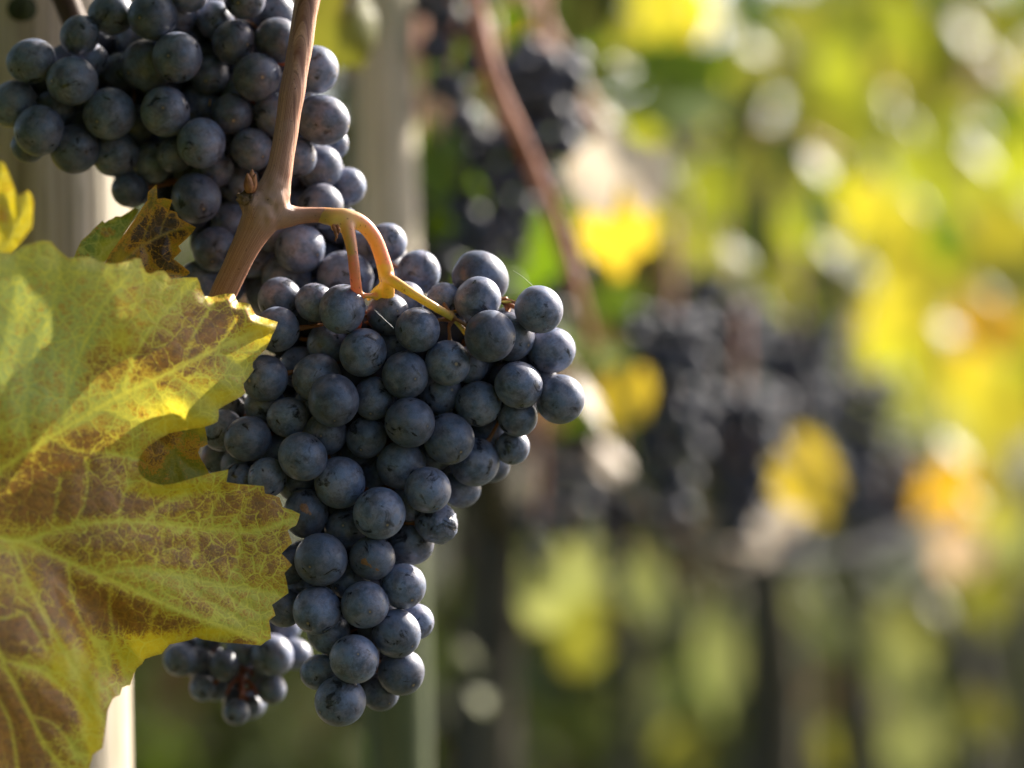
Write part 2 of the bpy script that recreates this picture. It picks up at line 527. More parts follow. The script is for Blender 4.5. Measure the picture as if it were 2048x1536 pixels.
post("vineyard_post", 70, 76, 372, 1.03, M_POST, "thick pale weathered wooden post behind the big mottled leaf")
st = post("vineyard_stake", 752, 806, 128, 1.34, M_STAKE, "slim leaning wooden stake just right of the upper grape bunch")
kn = bmesh.new()
bmesh.ops.create_uvsphere(kn, u_segments=20, v_segments=10, radius=1)
for v in kn.verts: v.co = Vector((v.co.x * 0.0046, v.co.y * 0.0025, v.co.z * 0.0040))
kme = bpy.data.meshes.new("knot"); kn.to_mesh(kme); kn.free()
ko = link("knot", kme, simple_bark("knot_wood", (0.02, 0.025, 0.012), (0.07, 0.08, 0.035), 200))
ko.parent = bpy.data.objects["vineyard_post"]
ko.location = P(45, 18, 1.0035) - bpy.data.objects["vineyard_post"].location

# ------------------------------------------------------------------ grapes
def grape_mesh(name, mat, seed, dry=False, sub=4):
    bm = bmesh.new()
    bmesh.ops.create_icosphere(bm, subdivisions=sub, radius=1)
    rr = random.Random(seed)
    ph = [rr.uniform(0, 6.28) for _ in range(6)]
    from mathutils import noise as mn
    for v in bm.verts:
        n = v.co.copy()
        f = 1 + 0.012 * math.sin(2 * n.x + ph[0]) + 0.012 * math.sin(2.3 * n.y + ph[1])
        # dimple at the stalk, faint point at the free end
        f -= 0.06 * math.exp(-((1 - n.z) / 0.05))
        f -= 0.012 * math.exp(-((1 + n.z) / 0.004))
        if dry:
            q = mn.fractal(n * 1.5 + Vector((ph[2], ph[3], 0)), 0.9, 2.1, 3)
            ridge = 1 - abs(mn.noise(n * 2.4 + Vector((ph[4], 2, ph[5]))) * 2)
            f *= 0.95 + 0.10 * q - 0.10 * max(0, ridge - 0.55)
        v.co = n * f
    me = bpy.data.meshes.new(name)
    bm.to_mesh(me); bm.free()
    me.materials.append(mat)
    me.polygons.foreach_set("use_smooth", [True] * len(me.polygons))
    return me
GM = [grape_mesh("grape_a", M_GRAPE, 1), grape_mesh("grape_b", M_GRAPE, 5), grape_mesh("grape_c", M_GRAPE, 9)]
GM_LINE = grape_mesh("grape_line", M_GRAPE_LINE, 2)
GM_SPOT = grape_mesh("grape_spot", M_GRAPE_SPOT, 3)
GM_DRY = grape_mesh("grape_dry", M_GRAPE_DRY, 4, True)
GM_FAR = grape_mesh("grape_far", M_FAR_GRAPE, 6, sub=3)

UP = Vector((0, 0, 1))
def pack(items, base_d, layer, fill, axis_px, fill_span, seed):
    """items: (px,py,r,layer,flag) in front-to-back order. Keeps every grape at its place and pushes it back
    until it touches what is already there; then fills the inside of the bunch."""
    rr = random.Random(seed)
    out = []
    items = sorted(items, key=lambda t: t[3])
    def place(px, py, rp, z0, maxpush=400):
        z = z0
        for _ in range(200):
            worst = None
            for (qx, qy, qz, qr, _f) in out:
                dx, dy = px - qx, py - qy
                need = (0.95 * (rp + qr)) ** 2 - dx * dx - dy * dy
                if need <= 0: continue
                need = math.sqrt(need)
                if abs(z - qz) < need - 1e-6:
                    zz = qz + need
                    if worst is None or zz > worst: worst = zz
            if worst is None: return z
            z = max(worst, z + 0.01)
            if z - z0 > maxpush: return None
        return None
    for it in items:
        px, py, rp, L = it[:4]
        flag = it[4] if len(it) > 4 else None
        z = place(px, py, rp, L * 48)
        if z is None: z = L * 48 + 300
        out.append((px, py, z, rp, flag))
    nvis = len(out)
    tries = 0
    rp_max = 46 if max(q[2] for q in items) > 48 else 32
    vis = list(out)
    A = np.array([o[:4] for o in out], float)
    while len(out) < nvis + fill and tries < 30000:
        tries += 1
        a = vis[rr.randrange(len(vis))]
        t = rr.uniform(0.0, 0.8)
        ax = axis_px(a[1])
        px = a[0] + (ax - a[0]) * t + rr.uniform(-14, 14); py = a[1] + rr.uniform(-40, 40)
        rp = rr.uniform(0.83, 1.0) * rp_max
        z = rr.uniform(*fill_span)
        dx = A[:nvis, 0] - px; dy = A[:nvis, 1] - py; dd = np.hypot(dx, dy)
        near = dd < 105 * (rp_max / 46)
        an = np.sort(np.arctan2(dy[near], dx[near]))
        if len(an) < 4 or np.max(np.diff(np.r_[an, an[0] + 2 * math.pi])) > 2.0: continue
        over = dd < A[:nvis, 3] + rp
        if over.any() and z < np.max(A[:nvis, 2][over]) + 25 : continue
        lim = 0.80 if len(out) < 100 else 0.66
        if ((A[:, 0] - px) ** 2 + (A[:, 1] - py) ** 2 + (A[:, 2] - z) ** 2 < (lim * (rp + A[:, 3])) ** 2).any(): continue
        out.append((px, py, z, rp, 'fill'))
        A = np.vstack([A, [px, py, z, rp]])
    res = []
    for (px, py, z, rp, flag) in out:
        d = base_d + z * K * 0.9
        res.append((P(px, py, d), rp * K * d, flag, px, py, d))
    return res

def add_grapes(root, placed, axis_pt, seed, gmeshes=GM):
    rr = random.Random(seed)
    inv = root.location
    extra = placed[100:]
    if extra:
        bm = bmesh.new()
        for (p, r, flag, px, py, d) in extra:
            bmesh.ops.create_icosphere(bm, subdivisions=3, radius=r, matrix=Matrix.Translation(p - inv))
        me = bpy.data.meshes.new("inner_grapes"); bm.to_mesh(me); bm.free()
        tag(link("inner_grapes", me, M_FAR_GRAPE, root), kind="stuff")
    for (p, r, flag, px, py, d) in placed[:100]:
        me = gmeshes[rr.randrange(len(gmeshes))]
        if flag == 'line': me = GM_LINE
        elif flag == 'spot': me = GM_SPOT
        elif flag == 'dry': me = GM_DRY
        o = bpy.data.objects.new("grape", me)
        col.objects.link(o)
        o.parent = root
        o.location = p - inv
        q = 1 + rr.uniform(-0.03, 0.09)
        o.scale = (r * (1 - (q - 1) * 0.5), r * (1 - (q - 1) * 0.5), r * q)
        if flag in ('line', 'spot'):
            o.rotation_euler = (0, 0, 0)
        else:
            out = (p - axis_pt(p))
            out.normalize()
            out = (out + Vector((rr.uniform(-.6, .6), rr.uniform(-.6, .9), rr.uniform(-.9, .25)))).normalized()
            o.rotation_euler = (-out).to_track_quat('Z', 'Y').to_euler()
            o.rotation_euler.rotate_axis('Z', rr.uniform(0, 6.28))
        if flag == 'line': o["label"] = "grape with a brown streak scar"
        elif flag == 'spot': o["label"] = "grape with a tan scabbed patch"
        elif flag == 'dry': o["label"] = "shrivelled wrinkled grape"

MAIN = [
 (667,801,53,0.0),(980,673,52,0.0),(684,618,49,0.3),(726,705,48,0.55),(835,660,45,0.3),(955,600,48,0.5),(960,556,55,1.3),
 (1020,673,50,0.9),(1078,618,48,0.7),(1103,700,47,1.1),(1120,798,50,1.0),(1037,770,48,0.9),(896,726,47,0.7),(810,750,47,0.5),
 (777,628,44,1.2),(656,687,43,1.3),(634,755,48,0.8),(601,735,43,1.4),(748,797,43,0.7),(650,868,43,0.7),(733,874,42,0.9),(716,895,41,1.7),
 (820,845,51,0.3),(882,786,43,1.2),(957,808,46,0.9),(898,878,52,0.35),(938,730,38,1.8),(982,872,41,1.5),(1035,835,40,1.7),(1025,894,35,2.4),
 (949,923,50,0.9),(983,929,37,2.2),(802,929,49,0.7),(605,913,50,0.45),(680,966,52,0.6),(535,955,40,1.3),(612,1026,47,1.0,'spot'),
 (759,1027,53,0.2),(855,980,47,0.6),(922,978,39,1.6),(874,1046,44,1.1,'dry'),(823,1088,43,1.5),(641,1119,53,0.3),(744,1116,46,0.6,'line'),
 (806,1172,46,1.0),(730,1209,48,0.4),(633,1220,50,0.5),(792,1267,50,0.7),(832,1243,37,1.7),(658,1265,43,1.5),(709,1318,50,0.35),
 (802,1345,47,1.1),(640,1345,38,1.4),(680,1402,51,0.6),(761,1384,38,1.7),(554,659,46,1.2),(529,757,47,1.5),(630,605,40,1.6),
 (576,835,41,1.7),(625,814,38,1.7),(496,878,46,1.5),(447,862,42,2.2),(442,915,40,2.4),(480,930,38,2.0),(455,822,36,2.6),(478,962,38,1.9),
 (575,1130,42,1.6),(568,1216,40,1.6),(600,1175,38,2.3),(787,690,40,1.9),(888,600,36,2.2),(812,600,38,2.1),(560,600,45,2.6),(690,1060,42,2.0),(700,1160,40,2.1),(755,950,40,1.9),
 (560,900,40,2.2),(870,900,42,2.0),(595,965,40,2.1),(530,810,42,2.4),(650,930,40,2.2),
]
axis_main = lambda py: 745 + (-20 if py > 1000 else 0)
main_grapes = pack(MAIN, 0.9, 48, 190, axis_main, (70, 330), 3)
bunch = empty("grape_bunch", P(770, 560, 0.915))
tag(bunch, "large ripe blue-black grape bunch in sharp focus hanging from the brown cane", "grape bunch")
add_grapes(bunch, main_grapes, lambda p: P(755, 768 - (p.z - CAMZ) / K / p.y, 0.925), 11)

UPPER = [
 (355,115,51,0.0),(402,286,51,0.0),(330,223,50,0.35),(144,162,51,0.2),(64,122,47,0.5),(159,71,40,0.8),(29,207,47,0.8),(78,262,51,0.3),
 (56,292,34,1.8),(149,298,50,0.6),(219,227,54,0.9),(232,309,45,1.1),(222,28,45,1.1),(306,32,50,0.4),(378,-14,40,0.9),(489,-5,43,0.8),
 (547,27,44,1.4),(295,131,54,0.8),(243,145,41,1.6),(467,85,44,0.9),(557,80,47,0.8),(514,153,48,0.4),(630,140,48,0.8),(645,240,52,0.3),
 (664,287,33,1.6),(465,227,43,0.8),(550,229,44,0.7),(504,299,44,0.6),(593,314,41,0.7),(640,335,46,1.0),(695,373,38,1.7),(642,412,46,1.1),
 (352,308,38,1.2),(307,325,42,1.5),(431,338,37,1.0),(393,396,52,0.5),(478,368,41,1.1),(465,445,43,1.4),(292,368,40,2.0),(430,498,46,1.2),
 (600,498,50,0.7),(548,468,40,1.4),(775,485,39,1.2),(837,544,44,0.9),(690,555,54,1.0),(728,501,41,1.8),(572,556,50,1.4),(535,590,44,1.8),
 (505,515,42,2.0),(540,400,42,1.6),(590,420,42,1.8),(680,450,40,2.0),(400,560,40,2.2),(450,570,42,2.4),(640,600,45,2.0),(790,580,40,2.1),
 (420,150,40,1.8),(400,210,42,2.0),(180,120,36,2.0),(110,215,38,1.9),(270,250,40,2.1),(590,180,42,1.8),(350,30,42,1.9),(430,40,40,2.0),(270,80,42,1.8),
 (560,350,40,1.8),(340,450,40,2.2),(480,180,40,1.8),(260,380,36,2.4),(600,260,40,1.9),
]
upper_grapes = pack(UPPER, 0.927, 48, 230, lambda py: 400 + 0.35 * (py - 100), (60, 300), 5)
bunch2 = empty("grape_bunch", P(470, -160, 0.95))
tag(bunch2, "dark shaded grape bunch behind the cane at upper left", "grape bunch")
add_grapes(bunch2, upper_grapes, lambda p: P(420, 768 - (p.z - CAMZ) / K / p.y, 0.955), 21)

LOWER = [
 (544,1312,43,0.2),(588,1308,33,0.8),(542,1378,31,0.7),(449,1331,32,0.0),(397,1325,32,0.5),(360,1318,34,0.4),(405,1376,27,0.5),(472,1424,27,0.4),
 (366,1285,29,0.9),(416,1283,29,0.8),(482,1300,32,0.6),(569,1254,33,0.9),(502,1412,22,1.2),(500,1250,34,0.7),(450,1250,34,0.8),(410,1235,34,1.0),
 (520,1350,28,1.6),(430,1375,28,1.6),(490,1345,28,2.0),(380,1250,32,1.4),(530,1215,34,1.0),(480,1200,34,0.8),(430,1190,34,1.0),(560,1190,32,1.4),(500,1150,34,1.1),
]
lower_grapes = pack(LOWER, 0.965, 48, 60, lambda py: 470, (40, 160), 8)
bunch3 = empty("grape_bunch", P(480, 1080, 0.985))
tag(bunch3, "small blurred grape bunch with red stalks below the big leaf", "grape bunch")
add_grapes(bunch3, lower_grapes, lambda p: P(470, 768 - (p.z - CAMZ) / K / p.y, 0.99), 31)

# stalks: peduncle, rachis, laterals and one pedicel per grape, all one connected body
def stem_object(root, trunk_lists, placed, rachis_pts, seed, voxel=0.00055, ped=0.00055):
    rr = random.Random(seed)
    parts = []
    for L in trunk_lists: parts.append(tube_geo(L, 12, 8)[:2])
    me0 = mesh("stem_raw", *join_geo(parts))
    me = remeshed("stem", me0, voxel, 5)
    V = [v.co.copy() for v in me.vertices]; F = [tuple(p.vertices) for p in me.polygons]
    nthick = len(V)
    pv = []
    for (p, r, flag, px, py, d) in placed:
        best = min(rachis_pts, key=lambda q: (q - p).length + max(0, p.z - q.z) * 1.0)
        dirv = (best - p).normalized()
        a = p + dirv * r * 0.85
        mid = a.lerp(best, 0.55) + Vector((rr.uniform(-1, 1), rr.uniform(-1, 1), rr.uniform(0, 1.5))) * 0.002
        pv.append(tube_geo([(*a, ped * 1.7), (*a.lerp(mid, 0.4), ped), (*mid, ped), (*best, ped * 1.5)], 6, 4)[:2])
    v2, f2 = join_geo(pv)
    V2, F2 = join_geo([(V, F), (v2, f2)])
    out = mesh("stem", V2, F2)
    set_attr(out, "thin", [0.0] * nthick + [0.85] * (len(V2) - nthick))
    inv = root.location
    co = np.array([tuple(v) for v in V2])
    # green swelling at the top node, red blush on the sunny outer side
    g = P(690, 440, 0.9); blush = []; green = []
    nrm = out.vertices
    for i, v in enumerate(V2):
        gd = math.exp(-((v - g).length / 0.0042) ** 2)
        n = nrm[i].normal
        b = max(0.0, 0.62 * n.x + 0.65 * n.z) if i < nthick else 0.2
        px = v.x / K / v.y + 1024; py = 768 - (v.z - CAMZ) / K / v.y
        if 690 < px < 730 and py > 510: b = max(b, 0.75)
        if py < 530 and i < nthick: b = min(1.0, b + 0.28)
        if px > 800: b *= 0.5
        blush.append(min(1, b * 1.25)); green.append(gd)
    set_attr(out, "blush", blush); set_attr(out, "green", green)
    o = link("stem", out, M_STEM, root)
    out.transform(Matrix.Translation(-inv))
    return o

def T(*rows):
    """rows (px,py,d,rpx)"""
    return [(*P(a, b, d), r * K * d) for a, b, d, r in rows]
D0 = 0.9
main_lists = [
    T((640,430,D0,17),(665,434,D0-.001,19),(690,437,D0-.001,21),(722,446,D0,17),(748,475,D0+.001,16),(764,515,D0+.002,16),(773,550,D0+.003,17),(776,590,D0+.006,14),(775,650,D0+.016,12),(765,760,D0+.022,10),(755,900,D0+.024,9),(750,1050,D0+.024,8),(740,1200,D0+.022,6),(725,1340,D0+.02,4)),
    T((690,436,D0-.001,16),(696,460,D0-.003,15),(704,500,D0-.004,12),(709,540,D0-.003,12),(713,585,D0+.001,12),(716,630,D0+.010,11),(700,720,D0+.018,8),(660,800,D0+.020,6),(600,870,D0+.022,5)),
    T((668,440,D0-.002,9),(671,456,D0-.003,10),(672,462,D0-.003,8)),
    T((776,556,D0+.002,12),(792,566,D0-.001,12),(830,590,D0-.002,10),(868,613,D0-.001,9.5),(893,628,D0+.002,9),(915,645,D0+.008,7),(950,690,D0+.016,6),(1000,740,D0+.020,5),(1040,790,D0+.022,4)),
    T((893,628,D0+.002,7),(915,622,D0+.010,5),(965,602,D0+.014,4),(1010,604,D0+.010,4),(1050,605,D0+.010,3)),
    T((770,568,D0+.004,9),(752,580,D0+.006,7),(735,600,D0+.008,6)),
    T((728,592,D0+.001,6),(745,592,D0+.004,7),(765,600,D0+.008,6)),
]
rach = [P(775,650,D0+.016),P(770,700,D0+.02),P(765,760,D0+.022),P(760,830,D0+.023),P(755,900,D0+.024),P(752,980,D0+.024),P(750,1050,D0+.024),P(744,1130,D0+.023),P(740,1200,D0+.022),P(730,1280,D0+.02),P(725,1340,D0+.02),
        P(660,800,D0+.020),P(600,870,D0+.022),P(700,720,D0+.018),P(905,640,D0+.006),P(950,690,D0+.016),P(1000,740,D0+.02),P(1040,790,D0+.022),P(1010,604,D0+.012),P(640,860,D0+.02)]
stem_object(bunch, main_lists, main_grapes, rach, 4)

U0 = 0.952
up_lists = [
    T((470,-160,U0-.004,13),(455,-60,U0-.004,12),(425,20,U0-.004,10),(425,100,U0-.004,9),(432,175,U0-.006,8),(428,260,U0,8),(450,360,U0,7),(520,440,U0,6),(620,500,U0,5),(740,540,U0,4)),
    T((428,110,U0,7),(330,150,U0,6),(200,170,U0,5),(90,200,U0,4)),
    T((432,180,U0-.006,7),(460,172,U0-.01,5),(478,165,U0-.01,4)),
    T((432,180,U0-.006,5),(420,200,U0-.012,5),(415,222,U0-.012,4)),
    T((428,260,U0,6),(560,300,U0,5),(640,330,U0,4)),
]
rach2 = [P(425,20,U0),P(425,100,U0),P(432,175,U0),P(428,260,U0),P(450,360,U0),P(520,440,U0),P(620,500,U0),P(740,540,U0),P(330,150,U0),P(260,160,U0),P(200,170,U0),P(90,200,U0),P(560,300,U0),P(640,330,U0),P(460,10,U0),P(400,10,U0)]
stem_object(bunch2, up_lists, upper_grapes, rach2, 5)
L0 = 0.982
low_lists = [T((480,1080,L0+.003,9),(478,1200,L0,8),(478,1290,L0-.008,7),(482,1345,L0-.014,6),(485,1385,L0-.014,5)),
             T((482,1345,L0-.014,5),(462,1370,L0-.018,5),(452,1392,L0-.018,4)),T((483,1350,L0-.014,5),(505,1372,L0-.016,5),(515,1392,L0-.016,4)),T((482,1345,L0-.014,5),(484,1385,L0-.02,6),(480,1400,L0-.02,4)),
             T((478,1300,L0-.008,5),(420,1310,L0-.006,4),(370,1310,L0-.004,3)),T((478,1300,L0-.008,5),(540,1300,L0,4),(580,1305,L0,3))]
rach3 = [P(478,1200,L0),P(478,1290,L0-.008),P(482,1345,L0-.014),P(485,1385,L0-.014),P(420,1310,L0-.006),P(370,1310,L0-.004),P(540,1300,L0)]
so3 = stem_object(bunch3, low_lists, lower_grapes, rach3, 6)
for a in so3.data.attributes["thin"].data: a.value = 1.0

# ------------------------------------------------------------------ the cane
cane_rows = T((640,-220,D0+.012,30),(628,-80,D0+.009,27),(615,0,D0+.006,25.5),(600,90,D0+.004,25.5),(585,180,D0+.002,25.5),(570,280,D0+.001,25),(558,345,D0,27),(545,385,D0,37),(528,425,D0,42),(508,462,D0,34),(488,500,D0+.001,29),(466,545,D0+.003,27),(440,600,D0+.006,26),(405,680,D0+.012,26),(350,800,D0+.022,26),(290,960,D0+.035,26))
arm_rows = T((535,428,D0,36),(572,432,D0,25),(600,431,D0,18.5),(630,430,D0,16.5),(652,431,D0-.0005,17),(668,436,D0-.001,15))
scar_rows = T((520,420,D0-.001,30),(500,402,D0-.002,26),(488,396,D0-.003,18))
me_c = mesh("raw", *join_geo([tube_geo(x, 20, 8)[:2] for x in (cane_rows, arm_rows, scar_rows)]))
me_c = remeshed("cane", me_c, 0.00065, 7)
cl = np.array(catmull(cane_rows, 10)); al_ = np.array(catmull(arm_rows, 10))
for v in me_c.vertices:   # knobbly node
    qx = v.co.x / K / v.co.y + 1024; qy = 768 - (v.co.z - CAMZ) / K / v.co.y
    wgt = math.exp(-(((qx - 525) / 50) ** 2 + ((qy - 405) / 50) ** 2))
    from mathutils import noise as _mn
    v.co += v.normal * (0.0011 * wgt * _mn.fractal(v.co * 260, 0.9, 2, 3) + 0.00025 * _mn.noise(v.co * 150))
me_c.update()
co = np.array([tuple(v.co) for v in me_c.vertices])
def frame_coords(co, line):
    d = np.linalg.norm(co[:, None, :] - line[None, :, :3], axis=2)
    i = d.argmin(1)
    seglen = np.r_[0, np.cumsum(np.linalg.norm(np.diff(line[:, :3], axis=0), axis=1))]
    tan = np.gradient(line[:, :3], axis=0); tan /= np.linalg.norm(tan, axis=1)[:, None]
    u = np.array([0, -1.0, 0])[None, :] - tan * (tan @ np.array([0, -1.0, 0]))[:, None]
    u /= np.linalg.norm(u, axis=1)[:, None]
    w = np.cross(tan, u)
    off = co - line[i, :3]
    return d.min(1), seglen[i] + (off * tan[i]).sum(1), np.arctan2((off * w[i]).sum(1), (off * u[i]).sum(1))
d1, s1, a1 = frame_coords(co, cl); d2, s2, a2 = frame_coords(co, al_)
px = co[:, 0] / K / co[:, 1] + 1024; py = 768 - (co[:, 2] - CAMZ) / K / co[:, 1]
use2 = px > 585
set_attr(me_c, "along", np.where(use2, s2 + 3, s1)); set_attr(me_c, "around", np.where(use2, a2, a1))
set_attr(me_c, "node", np.exp(-(((px - 540) / 60) ** 2 + ((py - 405) / 55) ** 2)))
set_attr(me_c, "scar", np.exp(-(((px - 492) / 22) ** 2 + ((py - 396) / 20) ** 2)))
cane = empty("grape_cane", P(640, -220, D0 + .012))
tag(cane, "smooth reddish-brown vine cane crossing in front of the upper bunch", "vine cane")
def child(name, me, mat, root, label=None):
    o = link(name, me, mat, root)
    me.transform(Matrix.Translation(-root.location))
    if label: o["label"] = label
    return o
child("stalk", me_c, M_CANE, cane)
# bud: overlapping pointed scales
def bud_mesh():
    parts = []
    base = P(501, 384, D0 - .004)
    for k, (tx, ty, r, dz) in enumerate([(505, 338, 13, -.001), (495, 346, 11, -.002), (512, 347, 10, -.0015)]):
        tip = P(tx, ty, D0 - .004 + dz)
        rows = []
        for t, q in ((0, 0.75), (0.2, 1.0), (0.45, 0.95), (0.7, 0.62), (0.9, 0.24), (1, 0.03)):
            p = base.lerp(tip, t) + Vector((0, dz * 0.6, 0))
            rows.append((*p, r * q * K * D0))
        parts.append(tube_geo(rows, 12, 4, 0.05, k)[:2])
    return mesh("bud", *join_geo(parts))
M_BUD = simple_bark("bud_scale", (0.16, 0.05, 0.02), (0.46, 0.20, 0.09), 600, 0.3, 0.55, 0.5, 0.0004)
child("bud", bud_mesh(), M_BUD, cane)
# rough leaf scar collar below the bud
from mathutils import noise as mnoise
bm = bmesh.new(); bmesh.ops.create_icosphere(bm, subdivisions=4, radius=1)
c0 = P(493, 396, D0 - .004)
for v in bm.verts:
    n = v.co.copy(); f = 1 + 0.35 * mnoise.fractal(n * 2.2, 0.8, 2, 4)
    v.co = c0 + Vector((n.x * 19, n.y * 12, n.z * 14)) * (f * K * D0)
me = bpy.data.meshes.new("leaf_scar"); bm.to_mesh(me); bm.free()
child("leaf_scar", me, simple_bark("scar_cork", (0.035, 0.022, 0.014), (0.24, 0.15, 0.09), 500, 0.8, 0.9, 0.9, 0.0006), cane)
# dry shred under the green node
me = tubes_mesh("husk", [T((668,452,D0-.004,5),(672,466,D0-.006,4),(673,474,D0-.006,2.5),(670,482,D0-.005,1)), T((674,452,D0-.004,4),(678,460,D0-.006,3),(676,470,D0-.006,1))], 8, 5, 0.2)
child("husk", me, M_BUD, bunch)

def bare_cane(name, rows, mat, label):
    me = tubes_mesh("cane", [T(*rows)], 14, 8, 0.02)
    loc = Vector(T(*rows)[0][:3])
    o = link(name, me, mat)
    me.transform(Matrix.Translation(-loc)); o.location = loc
    return tag(o, label, "vine cane")
bare_cane("grape_cane", [(560,430,1.0,28),(540,520,1.0,30),(520,590,1.0,32),(485,680,1.0,32),(430,860,1.0,30)], M_CANE_FAR, "blurred pinkish cane just behind the mottled leaf's upper edge")
bare_cane("grape_cane", [(60,-260,0.985,30),(110,-60,0.985,28),(138,15,0.985,26),(168,85,0.985,26),(230,200,0.985,24)], M_CANE_DARK, "dark brown cane stub against the pale post at top left")

# ------------------------------------------------------------------ detailed near leaves
def seg_dist(pts, poly):
    best = np.full(len(pts), 1e9)
    for a, b in zip(poly[:-1], poly[1:]):
        a = np.array(a, float); b = np.array(b, float)
        ab = b - a; L = (ab @ ab) or 1e-9
        t = np.clip(((pts - a) @ ab) / L, 0, 1)
        best = np.minimum(best, np.linalg.norm(pts - (a + t[:, None] * ab), axis=1))
    return best

def inside(pts, poly):
    x, y = pts[:, 0], pts[:, 1]
    c = np.zeros(len(pts), bool)
    n = len(poly)
    for i in range(n):
        x0, y0 = poly[i]; x1, y1 = poly[(i + 1) % n]
        m = ((y0 > y) != (y1 > y)) & (x < (x1 - x0) * (y - y0) / ((y1 - y0) or 1e-9) + x0)
        c ^= m
    return c

def near_leaf(name, outline, veins, depth, mat, step, browns=(), yellows=(), rim=0.6, pucker=0.0012, seed=0, curl=None, pales=()):
    rr = random.Random(seed)
    # subdivide the outline
    ol = []
    n = len(outline)
    for i in range(n):
        a = np.array(outline[i], float); b = np.array(outline[(i + 1) % n], float)
        k = max(1, int(np.linalg.norm(b - a) / step))
        for j in range(k):
            ol.append(tuple(a + (b - a) * j / k))
    arr = np.array(ol)
    x0, y0 = arr.min(0); x1, y1 = arr.max(0)
    gx, gy = np.meshgrid(np.arange(x0, x1, step), np.arange(y0, y1, step * 0.87))
    gx = gx + (np.arange(gx.shape[0]) % 2)[:, None] * step * 0.5
    g = np.c_[gx.ravel(), gy.ravel()]
    g = g + np.array([[rr.uniform(-.12, .12) * step, rr.uniform(-.12, .12) * step] for _ in range(len(g))])
    g = g[inside(g, ol)]
    closed = ol + [ol[0]]
    de = seg_dist(g, closed)
    g = g[de > step * 0.5]
    allp = np.r_[arr, g]
    m = len(arr)
    res = delaunay_2d_cdt([Vector(p) for p in allp], [(i, (i + 1) % m) for i in range(m)], [list(range(m))], 1, 1e-4)
    pts = np.array([tuple(v) for v in res[0]]); faces = [tuple(f) for f in res[2]]
    vd = np.full(len(pts), 1e9); vein = np.zeros(len(pts)); 
    for (w, pl) in veins:
        pl2 = [tuple(p) for p in catmull([np.array(q, float) for q in pl], 6)]
        dd = seg_dist(pts, pl2)
        w = w * 0.72
        vein = np.maximum(vein, np.exp(-(dd / w) ** 2) * min(1.0, 0.45 + w / 9))
        vd = np.minimum(vd, dd / (0.7 + w / 10))
    edge = seg_dist(pts, closed)
    br = np.zeros(len(pts)); ye = np.zeros(len(pts))
    for (cx, cy, rx, ry, s) in browns: br += s * np.exp(-(((pts[:, 0] - cx) / rx) ** 2 + ((pts[:, 1] - cy) / ry) ** 2))
    for (cx, cy, rx, ry, s) in yellows: ye += s * np.exp(-(((pts[:, 0] - cx) / rx) ** 2 + ((pts[:, 1] - cy) / ry) ** 2))
    br = br - ye * 0.5
    pa = np.zeros(len(pts))
    for (cx, cy, rx, ry, q) in pales: pa += q * np.exp(-(((pts[:, 0] - cx) / rx) ** 2 + ((pts[:, 1] - cy) / ry) ** 2))
    dv = np.array([depth(x, y) for x, y in pts])
    # veins sunk, blade puffed between them
    dv = dv - pucker * np.clip(vd / 40, 0, 1) + pucker * 0.3
    if curl is not None: dv = dv + curl(pts, edge)
    V = [P(x, y, D0 + z) for (x, y), z in zip(pts, dv)]
    # upward winding so that the upper face looks at the lens
    fs = []
    for f in faces:
        a, b, c = (pts[f[0]], pts[f[1]], pts[f[2]])
        cr = (b[0] - a[0]) * (c[1] - a[1]) - (b[1] - a[1]) * (c[0] - a[0])
        fs.append(f if cr < 0 else f[::-1])
    me = mesh(name, V, fs)
    set_attr(me, "vein", vein); set_attr(me, "halo", np.exp(-(vd / 9) ** 2)); set_attr(me, "brown", br); set_attr(me, "yellow", ye); set_attr(me, "pale", np.clip(pa, 0, 1))
    set_attr(me, "rim", rim * np.exp(-(edge / 4.0) ** 2))
    set_vec(me, "leafuv", np.c_[pts / 100.0, np.zeros(len(pts))])
    return me

def leaf_thing(name, me, mat, label, petiole=None, pmat=None):
    loc = Vector(np.mean([tuple(v.co) for v in me.vertices], axis=0))
    if petiole is None:
        o = link(name, me, mat)
        me.transform(Matrix.Translation(-loc)); o.location = loc
        return tag(o, label, "leaf")
    base = Vector(petiole[0][:3])
    r = empty(name, base)
    tag(r, label, "leaf")
    child("blade", me, mat, r)
    pm = tubes_mesh("petiole", [petiole], 10, 6)
    for a in ("thin", "blush", "green"): set_attr(pm, a, [0.6 if a == "blush" else 0.0] * len(pm.vertices))
    child("petiole", pm, pmat or M_STEM, r)
    return r

